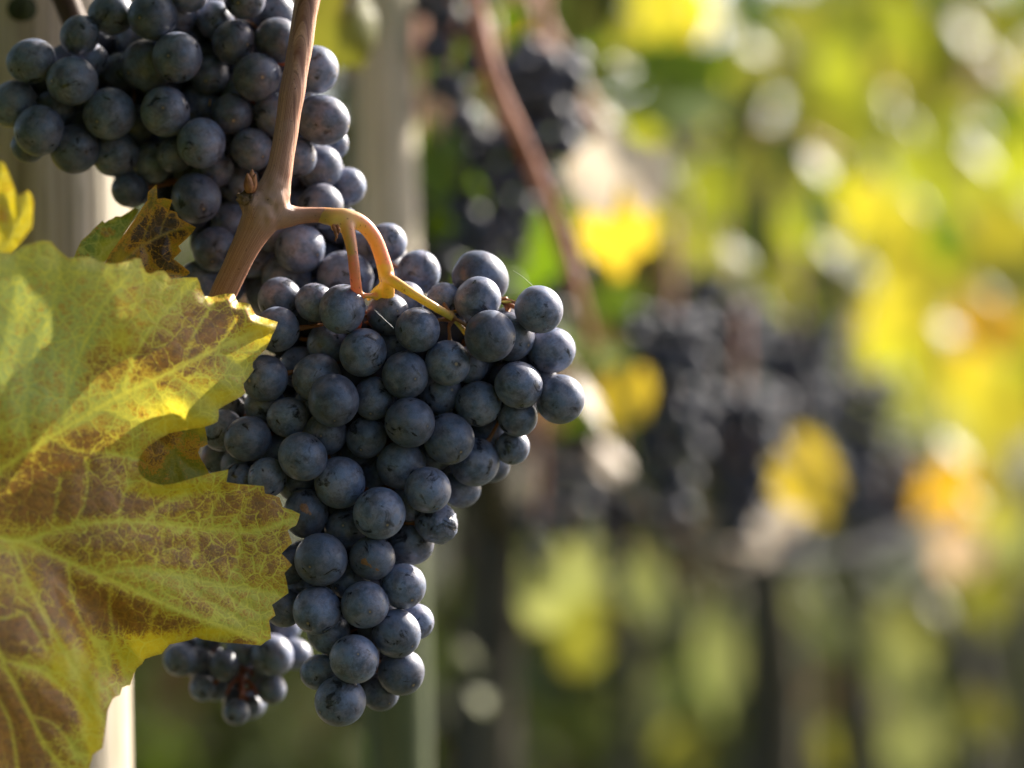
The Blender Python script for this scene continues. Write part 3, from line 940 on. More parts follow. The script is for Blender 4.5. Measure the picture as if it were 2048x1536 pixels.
BIG = [(-20,505),(0,503),(23,506),(34,498),(44,491),(62,487),(84,480),(103,483),(114,496),(128,509),(137,516),(160,514),(184,514),(196,522),(206,524),(219,527),(237,527),(250,523),(259,521),(271,516),(281,517),(286,528),(289,539),(294,546),(300,547),(315,542),(328,541),(336,549),(341,557),(368,555),(394,555),(400,566),(402,577),(409,592),(424,594),(437,590),(452,587),(469,588),(472,598),(476,605),(488,605),(500,608),(505,619),(512,631),(534,637),(556,644),(551,658),(544,671),(538,686),(531,699),(517,712),(506,724),(505,733),(508,739),(497,755),(487,767),(488,777),(491,785),(483,793),(472,799),(455,808),(437,819),(438,831),(436,842),(427,848),(416,852),(400,856),(384,858),(360,862),(337,867),(320,877),(306,886),(295,894),(287,902),(281,911),(278,921),(276,930),(277,939),(280,947),(286,954),(294,960),(302,964),(314,968),(327,970),(343,968),(360,964),(387,956),(414,948),(436,943),(457,939),(455,952),(453,964),(465,966),(476,968),(502,970),(528,972),(529,980),(530,987),(545,990),(559,995),(562,1005),(565,1014),(584,1020),(600,1028),(597,1040),(592,1051),(582,1056),(575,1061),(580,1074),(584,1086),(574,1096),(563,1107),(574,1118),(584,1130),(576,1139),(569,1146),(574,1166),(577,1186),(560,1198),(544,1210),(548,1220),(551,1231),(544,1236),(538,1241),(541,1259),(542,1277),(532,1283),(522,1291),(499,1289),(476,1287),(459,1286),(443,1285),(430,1283),(418,1281),(405,1279),(393,1275),(380,1280),(368,1283),(354,1286),(339,1289),(331,1298),(323,1308),(307,1312),(290,1318),(284,1328),(273,1337),(267,1353),(261,1370),(252,1372),(244,1376),(242,1383),(240,1390),(233,1393),(226,1397),(220,1409),(215,1422),(213,1438),(211,1455),(208,1476),(205,1496),(196,1502),(186,1509),(182,1524),(178,1538),(172,1570),(160,1600),(140,1650),(90,1700),(20,1760),(-60,1790),(-160,1740),(-260,1690),(-370,1560),(-470,1440),(-520,1250),(-560,1080),(-500,930),(-520,820),(-430,700),(-350,600),(-250,560),(-190,500),(-110,520),(-60,495)]
BIGV = [
 (6.0,[(-150,1040),(-80,990),(0,940),(70,893),(130,857),(190,820),(250,787),(340,745),(390,718),(450,690),(500,668),(548,648)]),
 (3.4,[(130,855),(131,800),(150,740),(180,660),(215,600),(262,545)]),(3.4,[(245,787),(262,730),(300,660),(350,600),(385,562)]),
 (3.0,[(372,728),(380,690),(395,655),(410,632),(425,612)]),(2.6,[(200,815),(262,838),(330,852)]),(3.2,[(340,746),(375,770),(410,790),(432,806)]),
 (2.8,[(100,875),(150,900),(215,905),(275,915)]),(2.4,[(440,694),(455,668),(470,640)]),(2.4,[(60,900),(50,820),(70,700),(110,600),(120,520)]),(2.4,[(0,940),(-20,820),(10,680),(40,540)]),
 (2.2,[(430,700),(455,715),(485,735)]),(2.0,[(300,765),(330,800),(350,840)]),
 (6.5,[(-150,1040),(-60,1070),(0,1076),(25,1082),(50,1083)]),
 (5.0,[(50,1083),(100,1063),(160,1050),(225,1042),(290,1044),(370,1053),(450,1060),(520,1060),(585,1038)]),
 (5.4,[(50,1083),(110,1112),(190,1146),(225,1161),(310,1199),(370,1226),(450,1256),(530,1286)]),
 (3.4,[(198,1149),(240,1139),(300,1138),(370,1154),(440,1170),(520,1182),(566,1192)]),
 (3.0,[(225,1161),(219,1200),(225,1260),(238,1310),(250,1350)]),(3.2,[(140,1127),(140,1165),(150,1215),(175,1265),(208,1308),(222,1345)]),
 (2.6,[(318,1204),(306,1235),(300,1268)]),(3.0,[(150,1052),(168,1010),(175,960),(172,915)]),(2.4,[(105,1060),(113,1000),(120,955)]),
 (2.8,[(290,1044),(318,1012),(348,996),(376,984)]),(2.4,[(235,1042),(247,995),(258,965)]),(2.2,[(390,1055),(395,1085),(392,1115)]),(2.2,[(330,1049),(325,1085),(335,1115)]),
 (2.2,[(450,1060),(480,1030),(500,995)]),(2.2,[(400,1057),(425,1020),(440,985)]),(2.0,[(470,1062),(480,1100),(470,1140)]),(2.2,[(300,1138),(330,1105),(365,1090)]),(2.0,[(440,1170),(470,1200),(500,1215)]),(2.0,[(370,1154),(400,1190),(440,1215),(480,1240)]),
 (5.6,[(25,1086),(50,1150),(75,1205),(110,1270),(150,1340),(185,1400),(212,1455)]),
 (5.6,[(-150,1040),(-90,1130),(-20,1255),(0,1310),(30,1370),(60,1430),(90,1490),(125,1536),(160,1590)]),
 (4.0,[(15,1322),(75,1338),(110,1362),(145,1395),(182,1442)]),(4.0,[(-30,1240),(10,1236),(45,1228),(60,1240),(95,1300)]),(4.0,[(-15,1380),(18,1440),(35,1536),(40,1640)]),(3.4,[(62,1432),(110,1450),(150,1500)]),(3.0,[(-60,1180),(-70,1300),(-40,1420)]),
 (5,[(-150,1040),(-240,1150),(-350,1280),(-460,1430)]),(5,[(-150,1040),(-280,1010),(-420,960),(-510,930)]),(5,[(-150,1040),(-200,880),(-240,720),(-250,570)]),
]
def big_depth(x, y):
    t = min(max((x + 560) / 1160, -0.1), 1.05)
    z = -0.008 - 0.068 * (1 - t)
    if y < 940:                       # upper lobe leans towards the lens
        z -= 0.016 * min(1, (940 - y) / 400) * max(0.0, 1 - x / 600)
    # ridge along the upper vein, valley in front of the lower fold
    dl = (y - (940 - 0.535 * x))
    z -= 0.0025 * math.exp(-(dl / 150) ** 2)
    # lower lobe: fold line from (60,1100) to (230,1400); the blade left of it stands forward
    f = (x - 60) * 0.86 - (y - 1100) * 0.50
    z -= 0.008 * (1 / (1 + math.exp(f / 16))) * min(1, max(0, (y - 1080) / 160))
    # lower margin of the lower lobe rolls back from the line of the second rib
    g = y - (1100 + 0.36 * (x - 60))
    if f > 0 and g > 0: z += 0.012 * (1 - math.exp(-(max(g - 12, 0) / 60) ** 2)) * min(1, f / 80)
    z += 0.0022 * math.sin(x * 0.016 + 1.0) * math.sin(y * 0.013)
    return z
def big_curl(pts, edge):
    x, y = pts[:, 0], pts[:, 1]
    c = np.zeros(len(pts))
    m1 = np.exp(-(((x - 440) / 55) ** 2 + ((y - 598) / 26) ** 2)) + np.exp(-(((x - 525) / 40) ** 2 + ((y - 636) / 20) ** 2))
    c += 0.005 * np.exp(-(edge / 9) ** 2) * m1
    c += 0.0004 * np.exp(-(edge / 14) ** 2) * np.sin(x * 0.07 + y * 0.05)
    return c
BR = [(400,660,70,60,.75),(460,640,60,40,.6),(350,730,80,50,.65),(270,700,60,70,.35),(200,720,40,50,.35),(300,850,60,40,.35),(170,880,70,50,.5),(110,930,110,50,.7),(60,1010,100,45,.85),(200,1000,90,40,.6),(260,1010,70,30,.4),
      (440,1000,90,40,.6),(540,1010,50,40,.7),(560,1120,40,60,.45),(330,1090,60,35,.5),(200,1085,60,30,.4),(450,1100,60,40,.3),(270,1240,60,50,.85),(200,1210,50,60,.95),(110,1170,45,60,.9),(130,1260,50,50,.8),(360,1250,70,22,.7),(490,1280,45,14,.8),
      (30,1260,60,50,1.1),(80,1400,70,40,1.1),(20,1440,50,60,1.0),(110,1430,50,40,1.0),(60,1530,80,60,1.1),(235,1340,18,45,.7),(185,1340,14,50,.5),(205,1430,16,60,.5),(40,1130,50,30,.5),(-100,1300,150,200,.8),(-100,900,200,120,.3),(420,1090,170,70,.30),(470,1150,90,60,.2),(250,1010,160,50,.25),(130,1100,120,60,.25),(300,1110,100,60,.2),(150,760,120,60,.15),(420,1210,80,30,.35),(250,930,80,30,.3),(250,600,60,40,.2),(120,620,80,60,.15)]
YE = [(70,1150,20,50,.5),(120,1260,22,60,.7),(175,1400,22,60,.8),(50,1420,14,60,.5),(30,1090,40,14,.4),(370,855,70,20,1.0),(340,815,50,20,.5),(450,795,45,20,.6),(310,980,60,16,1.0),(400,975,60,12,.5),(240,680,22,30,.8),(300,1285,80,28,.9),(260,1320,30,30,.8),(420,1265,60,14,.6),(190,1480,16,60,.8),(120,1350,30,60,.5),(500,660,40,30,.5),(540,660,25,25,.7),(180,1330,18,70,.5)]
M_BIG = near_leaf_material("mottled_leaf", (0.55, 0.50, 0.06), (0.88, 0.66, 0.025), (0.24, 0.115, 0.035), 0.25, (0.88, 0.78, 0.09), spec=0.5, rough=0.45, tgain=0.6)
big = near_leaf("blade", BIG, BIGV, big_depth, M_BIG, 5.5, BR, YE, curl=big_curl, pucker=0.0007, pales=[(70,640,170,130,.9),(120,780,120,80,.5),(-100,700,200,200,.8)])
leaf_thing("vine_leaf", big, M_BIG, "large mottled yellow-green and brown leaf filling the left side", T((-150,1040,D0-.050,14),(-190,1000,D0-.042,12),(-260,880,D0-.02,11),(-330,760,D0+.02,11)))

M_YEL = near_leaf_material("bright_yellow_leaf", (0.80, 0.62, 0.02), (0.90, 0.70, 0.015), (0.62, 0.28, 0.01), 0.6, (0.85, 0.78, 0.12), 0.6)
YL = [(-10,318),(0,322),(6,324),(15,339),(19,350),(23,361),(29,376),(36,390),(46,387),(55,381),(61,386),(64,392),(67,405),(67,413),(66,435),(64,456),(54,468),(45,480),(40,488),(35,497),(26,511),(10,530),(-30,560),(-90,540),(-150,470),(-140,400),(-160,350),(-100,330),(-60,300)]
me = near_leaf("blade", YL, [(4,[(-30,540),(5,500),(28,460),(44,425),(54,385)]),(2.5,[(0,505),(-20,440),(-10,380),(4,330)]),(2,[(28,460),(20,420),(10,390)])], lambda x, y: 0.072 + 0.0001 * x, M_YEL, 5, [(10,400,20,40,.4),(0,440,30,20,.35)], [(40,430,40,80,.5)], pucker=0.001)
leaf_thing("vine_leaf", me, M_YEL, "bright yellow toothed leaf cut by the left frame edge above the mottled leaf")
M_GRN = near_leaf_material("green_leaf", (0.16, 0.27, 0.02), (0.48, 0.50, 0.03), (0.06, 0.10, 0.015), 0.6, (0.62, 0.62, 0.10), 0.6)
GL = [(145,524),(152,503),(162,482),(178,468),(190,455),(205,441),(210,446),(216,441),(225,437),(232,432),(242,433),(256,424),(271,414),(279,421),(266,440),(256,458),(246,474),(236,490),(226,505),(216,518),(207,529),(200,570),(160,590),(130,560)]
me = near_leaf("blade", GL, [(4,[(185,540),(205,505),(222,490),(240,476)]),(2.5,[(190,520),(195,480),(207,445)]),(2,[(222,490),(240,460),(268,420)])], lambda x, y: 0.020 + 0.0001 * (x - 200) + max(0, (440 - y)) * 0.0002, M_GRN, 5, [(215,465,20,8,.8)], [(230,490,30,12,1.0),(215,520,20,20,.8),(225,437,8,8,1.0)], pucker=0.001)
leaf_thing("vine_leaf", me, M_GRN, "small green leaf against the pale post, left of the dark brown leaf")
M_BRN = near_leaf_material("dark_brown_leaf", (0.13, 0.10, 0.010), (0.34, 0.25, 0.015), (0.030, 0.017, 0.010), 0.16, (0.46, 0.31, 0.02), 1.0, lg=0.35)
BL = [(220,507),(236,485),(252,464),(265,445),(277,427),(286,413),(295,400),(295,392),(296,384),(305,376),(313,368),(314,383),(315,398),(328,396),(345,400),(341,411),(338,421),(346,422),(354,425),(355,430),(357,435),(366,440),(374,445),(383,450),(392,455),(384,466),(375,476),(365,485),(357,492),(360,497),(363,502),(355,510),(347,518),(358,526),(369,535),(380,544),(377,549),(373,552),(356,555),(340,557),(320,580),(280,610),(240,600),(215,560),(208,530)]
me = near_leaf("blade", BL, [(3.2,[(225,535),(255,512),(285,490),(340,464),(385,453)]),(2.4,[(232,530),(245,495),(270,450),(298,400)]),(2.2,[(284,490),(292,462),(303,430),(313,380)]),(2.2,[(284,491),(296,510),(301,530)]),(1.8,[(320,474),(325,450),(335,425)]),(1.8,[(335,467),(342,485),(346,505)]),(2,[(300,530),(330,545),(370,550)])],
               lambda x, y: 0.002 + 0.00003 * (x - 220) - 0.0012 * math.sin((x + y) * 0.03), M_BRN, 3.4, [(300,470,70,60,.95),(340,530,40,30,.8),(340,450,40,30,.6)], [(355,500,14,14,.6),(335,405,14,8,.6),(240,515,14,20,.6)], rim=1.0, pucker=0.0012)
leaf_thing("vine_leaf", me, M_BRN, "small dark brown leaf with yellow veins over the upper bunch")
M_OLV = near_leaf_material("olive_leaf", (0.18, 0.19, 0.014), (0.46, 0.38, 0.018), (0.08, 0.05, 0.015), 0.3, (0.36, 0.30, 0.03), 0.9, lg=0.6)
OL = [(250,1000),(255,930),(270,890),(310,860),(360,850),(395,850),(410,853),(413,870),(416,888),(408,893),(400,895),(396,905),(402,918),(410,930),(418,946),(440,975),(450,1010),(400,1040),(330,1050),(280,1040)]
me = near_leaf("blade", OL, [(2.6,[(280,1010),(310,960),(345,905),(375,860)]),(2.2,[(300,870),(340,898),(385,938),(410,945)]),(2,[(345,905),(350,940),(340,980)])], lambda x, y: 0.000 + 0.00002 * (x - 300), M_OLV, 5, [(310,900,30,40,.8),(380,900,30,20,.5),(340,880,40,20,.5)], [(405,860,14,10,.6)], rim=0.4, pucker=0.001)
leaf_thing("vine_leaf", me, M_OLV, "dark olive leaf showing through the notch of the big mottled leaf")

# two stray spider threads
M_SILK = NT("spider_silk"); M_SILK = M_SILK.done(M_SILK.bsdf((0.8, 0.8, 0.82), 0.3, 0.6))
for rows, lab in (([(1026,541,.893,.35),(1045,553,.893,.35),(1066,572,.893,.35)], "fine spider thread slanting above the rightmost top grapes"),
                  ([(749,620,.886,.45),(766,636,.886,.7),(787,656,.886,.45)], "short pale spider thread in front of the middle top grapes")):
    me = tubes_mesh("thread", [T(*rows)], 6, 4); loc = Vector(T(*rows)[0][:3])
    o = link("spider_thread", me, M_SILK); me.transform(Matrix.Translation(-loc)); o.location = loc
    tag(o, lab, "spider thread")

# ------------------------------------------------------------------ background: generic leaves
def leaf_outline(rr):
    lobes = [(90, 1.0), (38, 0.86), (142, 0.86), (-12, 0.66), (192, 0.66), (-58, 0.5), (238, 0.5)]
    pts = []
    for k in range(48):
        a = -90 + 360 * k / 48
        r = 0.0
        for (c, q) in lobes:
            dd = (a - c + 180) % 360 - 180
            r = max(r, q * math.exp(-(dd / 30) ** 2))
        r = max(r, 0.74)
        if abs(((a + 90 + 180) % 360) - 180) < 14: r = 0.10
        r *= 1 + 0.06 * (1 if k % 2 else -1) + rr.uniform(-.03, .03)
        pts.append((r * math.cos(R(a)), r * math.sin(R(a))))
    return pts
def generic_leaf(seed, mat=None):
    rr = random.Random(seed)
    ol = leaf_outline(rr)
    fold = rr.uniform(0.15, 0.5); cup = rr.uniform(-0.25, 0.35); wv = rr.uniform(0.05, 0.12); ph = rr.uniform(0, 6)
    V = [(0, 0)]; rings = [0.35, 0.7, 1.0]
    for t in rings: V += [(x * t, y * t) for x, y in ol]
    out = []
    for x, y in V:
        z = -fold * abs(x) * 0.6 - cup * (x * x + y * y) + wv * math.sin(4 * x + ph) * math.sin(3 * y + ph * 2)
        out.append(Vector((x * 0.55, y * 0.55, z * 0.55)))
    n = len(ol); F = []
    for k in range(n): F.append((0, 1 + k, 1 + (k + 1) % n))
    for t in range(2):
        a = 1 + t * n; b = a + n
        for k in range(n): F.append((a + k, b + k, b + (k + 1) % n, a + (k + 1) % n))
    return out, F
LV = [generic_leaf(100 + i) for i in range(6)]
LM = []
for i, (v, f) in enumerate(LV):
    me = mesh("far_leaf", v, f); me.materials.append(M_LEAF_FAR)
    me.polygons.foreach_set("use_smooth", [True] * len(me.polygons))
    LM.append(me)

COL = {'Y': (0.47, 0.41, 0.022), 'L': (0.36, 0.39, 0.018), 'G': (0.10, 0.17, 0.006), 'O': (0.54, 0.31, 0.010), 'A': (0.19, 0.19, 0.018), 'B': (0.12, 0.07, 0.03), 'P': (0.25, 0.27, 0.075), 'D': (0.03, 0.045, 0.008), 'T': (0.46, 0.33, 0.20), 'W': (0.58, 0.50, 0.40), 'Z': (0.66, 0.48, 0.03)}  # W has sunlit sheen in its colour, D the dark of shaded gaps
WORD = {'Y': "bright yellow", 'L': "yellow-green", 'G': "deep green", 'O': "orange-yellow", 'A': "olive", 'B': "brown", 'P': "pale green", 'W': "cream", 'Z': "warm yellow", 'D': "shade-coloured dark green", 'T': "tan"}
GLINT = Vector((SUN.x, SUN.y - 1, SUN.z)).normalized()
def far_leaf(px, py, wpx, hpx, ang, c, d, label, glint=False, group=None, tilt=0.45):
    o = bpy.data.objects.new("vine_leaf", LM[rng.randrange(len(LM))])
    col.objects.link(o)
    o.location = P(px, py, d)
    if glint:
        nrm = (GLINT + Vector((rng.uniform(-.10, .10), rng.uniform(-.10, .10), rng.uniform(-.10, .10)))).normalized()
    else:
        nrm = (Vector((0, -1, 0.25)) + Vector((rng.uniform(-1, 1) * tilt, 0, rng.uniform(-1, 1) * tilt))).normalized()
    q = nrm.to_track_quat('Z', 'Y')
    o.rotation_mode = 'QUATERNION'
    o.rotation_quaternion = q @ Quaternion((0, 0, 1), R(ang))
    sx = wpx * K * d; sy = hpx * K * d
    o.scale = (sx, sy, (sx + sy) / 2)
    j = 1 + rng.uniform(-.08, .08)
    o.color = (*[min(0.9, x * j) for x in COL[c]], 1)
    tag(o, label, "leaf", group)
    return o

KEY = [  # px, py, w, h, angle, colour, distance, label, glint
 (690,45,170,190,160,'A',1.16,"olive-yellow leaf hanging over the top of the leaning stake",0),
 (1350,30,170,160,170,'Y',2.2,"bright yellow leaf at the top edge right of the far canes",0),
 (1060,60,90,120,20,'O',1.9,"orange-yellow leaf behind the bare cane at the top",0),
 (1235,450,160,170,185,'Z',1.55,"large bright yellow leaf with white sheen beside the far cane",0),
 (1240,352,230,185,5,'W',1.48,"cream leaf added as the sunlit top of the large yellow leaf",0),  # cream colour paints the sun on the yellow leaf's top
 (1250,790,115,160,170,'Z',1.6,"orange leaf just right of the sharp bunch",0),
 (1225,920,100,90,20,'T',1.65,"peach-coloured leaf below the orange leaf",1),
 (1165,770,60,190,170,'T',1.45,"white glinting leaf edge behind the sharp bunch",1),
 (1605,945,150,185,200,'Z',1.95,"bright yellow leaf hanging among the far dark bunches",0),
 (1540,1060,200,95,40,'W',1.98,"pale curved leaf below the yellow leaf in far bunches",0),
 (1740,90,260,280,175,'L',3.0,"largest yellow-green leaf in the canopy top right",0),
 (1690,160,150,140,120,'L',2.9,"small lime leaf overlapping the largest canopy leaf",0),
 (1420,165,90,180,185,'L',2.4,"narrow yellow-green leaf near the top centre",0),
 (1340,140,110,130,150,'G',2.3,"deep green leaf under the top yellow leaf",0),
 (1940,660,150,190,150,'O',3.0,"orange-yellow leaf near the right edge at mid height",0),
 (1880,980,170,180,190,'O',2.7,"orange leaf low at right beside the far bunches",0),
 (1920,1105,110,120,0,'T',2.6,"peach leaf tip under the low orange leaf",0),
 (1080,1180,170,120,100,'P',2.0,"pale yellowish leaf low behind the tip of the sharp bunch",0),
 (1170,1270,170,110,80,'A',2.3,"olive-green leaf lying low in the undergrowth",0),
 (875,310,110,200,180,'G',1.45,"deep green leaf right of the leaning stake",0),
]
for px, py, w, h, a, c, d, lab, gl in KEY:
    far_leaf(px, py, w * 1.15, h * 1.15, a, c, d, lab, bool(gl))
MORE = [(1510,440,90,260,180,'D',2.1),(1485,210,90,150,170,'D',2.2),(1590,300,120,110,120,'D',2.3),(1880,570,120,130,180,'Y',2.5),(1990,655,130,150,170,'O',2.6),(1950,770,120,150,190,'Y',2.5),(1650,600,80,130,180,'D',2.2),(1740,420,130,130,140,'Y',2.5),(1330,130,110,150,170,'G',2.0),(1900,470,90,120,180,'G',2.5),(1640,420,110,110,200,'G',2.3),(1780,150,120,120,160,'Y',2.6),(900,430,200,190,150,'D',1.75),(1010,580,210,190,190,'D',1.78),(1110,610,190,190,170,'D',1.8),(870,600,180,190,150,'D',1.72),(1120,400,170,190,160,'D',1.7),(930,240,170,170,160,'D',1.6),(1250,20,140,120,150,'A',2.4),(1160,0,130,120,170,'A',2.3),(1330,-20,150,120,20,'L',2.5),(1500,10,140,120,160,'G',2.9),(1600,20,150,130,175,'A',3.0),  # canopy leaves nothing tells apart; D leaves stand in for shaded gaps
 (1300,250,130,110,60,'L',2.2),(1230,225,120,90,30,'A',2.0),(1480,110,100,150,0,'A',2.9),(1570,130,130,130,20,'A',2.7),(1640,60,120,120,80,'A',3.2),(1580,440,170,170,200,'L',2.7),(1430,380,140,160,170,'L',2.3),(1380,470,120,120,90,'L',2.2),
 (1720,340,200,170,150,'L',3.0),(1810,330,150,150,200,'L',3.1),(1900,250,160,140,180,'L',3.3),(1400,590,120,170,190,'L',2.1),(1480,600,110,130,160,'A',2.4),(1830,540,170,150,130,'Y',3.0),(1990,480,180,170,190,'Y',3.3),(1800,610,160,140,170,'Y',2.8),
 (1770,760,140,200,185,'L',2.6),(1860,850,170,160,170,'P',2.9),(1990,820,190,200,160,'Y',3.2),(1990,600,150,130,40,'P',3.3),(1500,250,190,70,100,'A',2.5),(1560,330,140,130,170,'A',2.6),(1620,250,140,140,150,'A',2.9),(1700,560,130,130,190,'A',2.7),
 (1850,420,160,140,100,'L',3.2),(1960,380,160,160,180,'L',3.4),(1960,160,150,150,150,'T',3.6),(1880,90,140,160,120,'L',3.4),(1990,960,150,180,170,'Y',3.1),(1980,1160,150,170,190,'A',3.0),(1850,700,150,140,160,'Y',2.9),(2030,700,150,170,175,'L',3.4),
 (1250,120,130,120,45,'A',2.1),(1180,60,120,120,70,'G',2.0),(1420,30,110,100,10,'Y',2.6),(1300,470,120,130,200,'A',2.0),(1500,180,90,140,180,'G',2.8),(1640,180,130,120,100,'A',2.9),(1530,520,130,140,180,'A',2.5),(1690,450,150,140,180,'L',2.9),
 (1780,460,130,150,170,'Y',3.0),(2030,300,140,150,190,'L',3.5),(2030,1060,120,160,180,'P',3.2),(1760,660,120,120,180,'Y',2.7),(1450,500,110,120,160,'A',2.3),(1240,590,90,100,150,'G',1.9),
]
for px, py, w, h, a, c, d in MORE:
    far_leaf(px, py, w * 1.2, h * 1.2, a, c, d, f"blurred {WORD[c]} leaf in the sunlit far canopy", False, f"{WORD[c]} leaves in the far canopy")
SHINE = [(1790,225,80,70,2.9),(1830,250,80,80,2.9),(1640,325,85,90,2.8),(1850,410,85,95,3.0),(1960,310,95,100,3.2),(1665,500,85,80,2.7),(1740,535,85,90,2.8),(1480,510,80,90,2.4),(1230,240,110,60,2.0),(1350,345,60,120,2.2),(1900,665,90,90,2.9),
         (1990,590,90,100,3.2),(1910,895,90,90,2.8),(1960,1000,70,70,2.8),(1960,250,80,70,3.3),(1150,150,80,60,1.9),(1250,130,70,60,2.1),(940,1310,60,80,2.2),(962,1400,60,60,2.2),(1500,90,60,120,2.9),(1990,120,90,80,3.5),(1930,60,100,80,3.6)]
for px, py, w, h, d in SHINE:
    d *= 0.8
    far_leaf(px, py, w * 0.9, h * 0.9, rng.uniform(0, 360), rng.choice('PPA'), d, "glossy far leaf flashing white in the sun", True, "sun-flashed leaves in the far canopy")
LOWL = [(1010,1130,110,160,170,'P',2.1),(1160,1150,120,190,180,'P',2.4),(1290,1150,90,170,185,'P',2.4),(1280,1400,130,180,170,'P',3.0),(1440,1290,100,260,180,'P',2.8),(1650,1220,120,200,200,'P',2.8),(1800,1290,130,260,185,'P',2.9),(1830,1460,140,200,175,'P',3.0),
        (1100,1330,130,150,160,'D',2.7),(1180,1420,140,140,180,'D',3.0),(1690,1500,110,120,180,'A',3.0),(1030,1430,120,140,200,'D',2.9),(1960,1440,110,130,170,'A',3.1),(1860,1230,100,120,180,'A',2.8),(1360,1500,110,100,150,'A',3.1)]
for px, py, w, h, a, c, d in LOWL:
    far_leaf(px, py, w * 1.15, h * 1.15, a, c, d, f"blurred {WORD[c]} leaf on a low shoot under the far bunches", False, f"{WORD[c]} leaves on low shoots", 0.3)

# ------------------------------------------------------------------ background: bunches
def proto_points(n, rx, ry, seed):
    rr = random.Random(seed)
    pts = []
    r = 0.0066
    tries = 0
    while len(pts) < n and tries < 6000:
        tries += 1
        h = rr.random()
        wid = rx * (1 - 0.75 * h ** 1.5)
        a = rr.uniform(0, 6.28)
        q = wid * (0.35 + 0.65 * math.sqrt(rr.random()))
        p = Vector((q * math.cos(a), q * math.sin(a), -ry * 2 * h))
        if all((p - o).length > 2 * r * 0.88 for o in pts): pts.append(p)
    return pts, r
def far_bunch(cx, cy, wpx, hpx, d, label, seed):
    root = empty("grape_bunch", P(cx, cy - hpx, d))
    tag(root, label, "grape bunch")
    pts, r = proto_points(60, wpx * K * d * 0.92, hpx * K * d, seed)
    rr = random.Random(seed)
    for p in pts:
        o = bpy.data.objects.new("grape", GM_FAR); col.objects.link(o); o.parent = root
        o.location = p; s = r * rr.uniform(0.88, 1.08); o.scale = (s, s, s)
        o.rotation_euler = (rr.uniform(0, 6), rr.uniform(0, 6), 0)
    h = hpx * K * d * 2
    me = tubes_mesh("stem", [[(0, 0, 0.05, 0.002), (0.001, 0, 0.01, 0.002), (0, 0, -h * 0.5, 0.0015), (0, 0, -h * 0.95, 0.001)]], 8, 4)
    link("stem", me, M_CANE_FAR, root)
for args in [
 (905,110,75,150,1.34,"blurred dark bunch touching the leaning stake at the top"),(1085,240,90,140,1.40,"blurred dark bunch behind the far cane near the top"),
 (985,440,105,180,1.48,"large blurred black bunch above the sharp bunch's top right grape"),(1340,850,95,210,1.78,"long blurred blue-black bunch right of the orange leaf"),
 (1480,930,95,140,1.95,"blurred bunch with bright dots left of the hanging yellow leaf"),(1590,760,110,110,2.25,"broad blurred bunch above the hanging yellow leaf"),
 (1715,890,85,140,2.4,"blurred black bunch right of the hanging yellow leaf"),(1370,640,90,90,2.1,"small blurred bunch under the canopy right of the far cane"),
 (1075,1080,30,70,1.7,"narrow dark bunch tip right of the shrivelled grape"),(1650,590,50,85,2.7,"small black bunch deep inside the far canopy"),(1225,1090,40,90,1.9,"narrow dark bunch hanging below the peach leaf"),
 (1080,610,60,140,1.62,"black bunch half behind the far cane under the large black one"),(1130,960,75,110,1.85,"dark bunch right of the sharp bunch below the glinting leaf edge"),
 (875,500,60,120,1.55,"dark bunch low beside the leaning stake"),(1120,470,75,120,1.62,"dark bunch right behind the far cane at the cream leaf's left"),
 (1445,720,95,120,2.1,"dark bunch between the small bunch and the broad bunch under the canopy"),(1585,1030,85,90,2.3,"low dark bunch behind the curved pale leaf"),(1775,1000,85,120,2.7,"lowest dark bunch at right beside the orange leaf")]:
    far_bunch(*args, seed=int(args[0]))

# ------------------------------------------------------------------ background: canes, hose, vines
bare_cane("grape_cane", [(925,-220,1.25,17),(950,0,1.25,17),(985,150,1.25,17),(1045,290,1.27,17),(1100,420,1.30,16),(1140,540,1.36,14),(1165,620,1.45,11),(1180,680,1.55,8)], M_CANE_RED, "blurred reddish-brown cane slanting down right of the leaning stake")
bare_cane("grape_cane", [(1020,-120,1.75,24),(1070,40,1.75,22),(1120,130,1.76,20),(1200,260,1.8,16)], M_CANE_FAR, "short pale cane among the leaves top centre")
bare_cane("grape_cane", [(1400,270,2.5,18),(1480,250,2.5,20),(1560,270,2.5,20),(1680,330,2.5,16)], M_CANE_FAR, "beige far cane lying level in the canopy")
M_HOSE = NT("grey_hose"); M_HOSE = M_HOSE.done(M_HOSE.bsdf((0.03, 0.03, 0.032), 0.9, 0.05))
rows = T((1080,930,1.75,13),(1190,960,1.8,14),(1290,1030,1.85,15),(1390,1090,1.9,15),(1520,1120,2.0,15),(1680,1110,2.15,14),(1800,1070,2.4,13),(1950,990,2.9,11),(2150,900,4.0,9))
me = tubes_mesh("hose", [rows], 14, 8); o = link("irrigation_hose", me, M_HOSE); me.transform(Matrix.Translation(-Vector(rows[0][:3]))); o.location = Vector(rows[0][:3])
tag(o, "dark grey sagging hose under the far bunches", "hose")

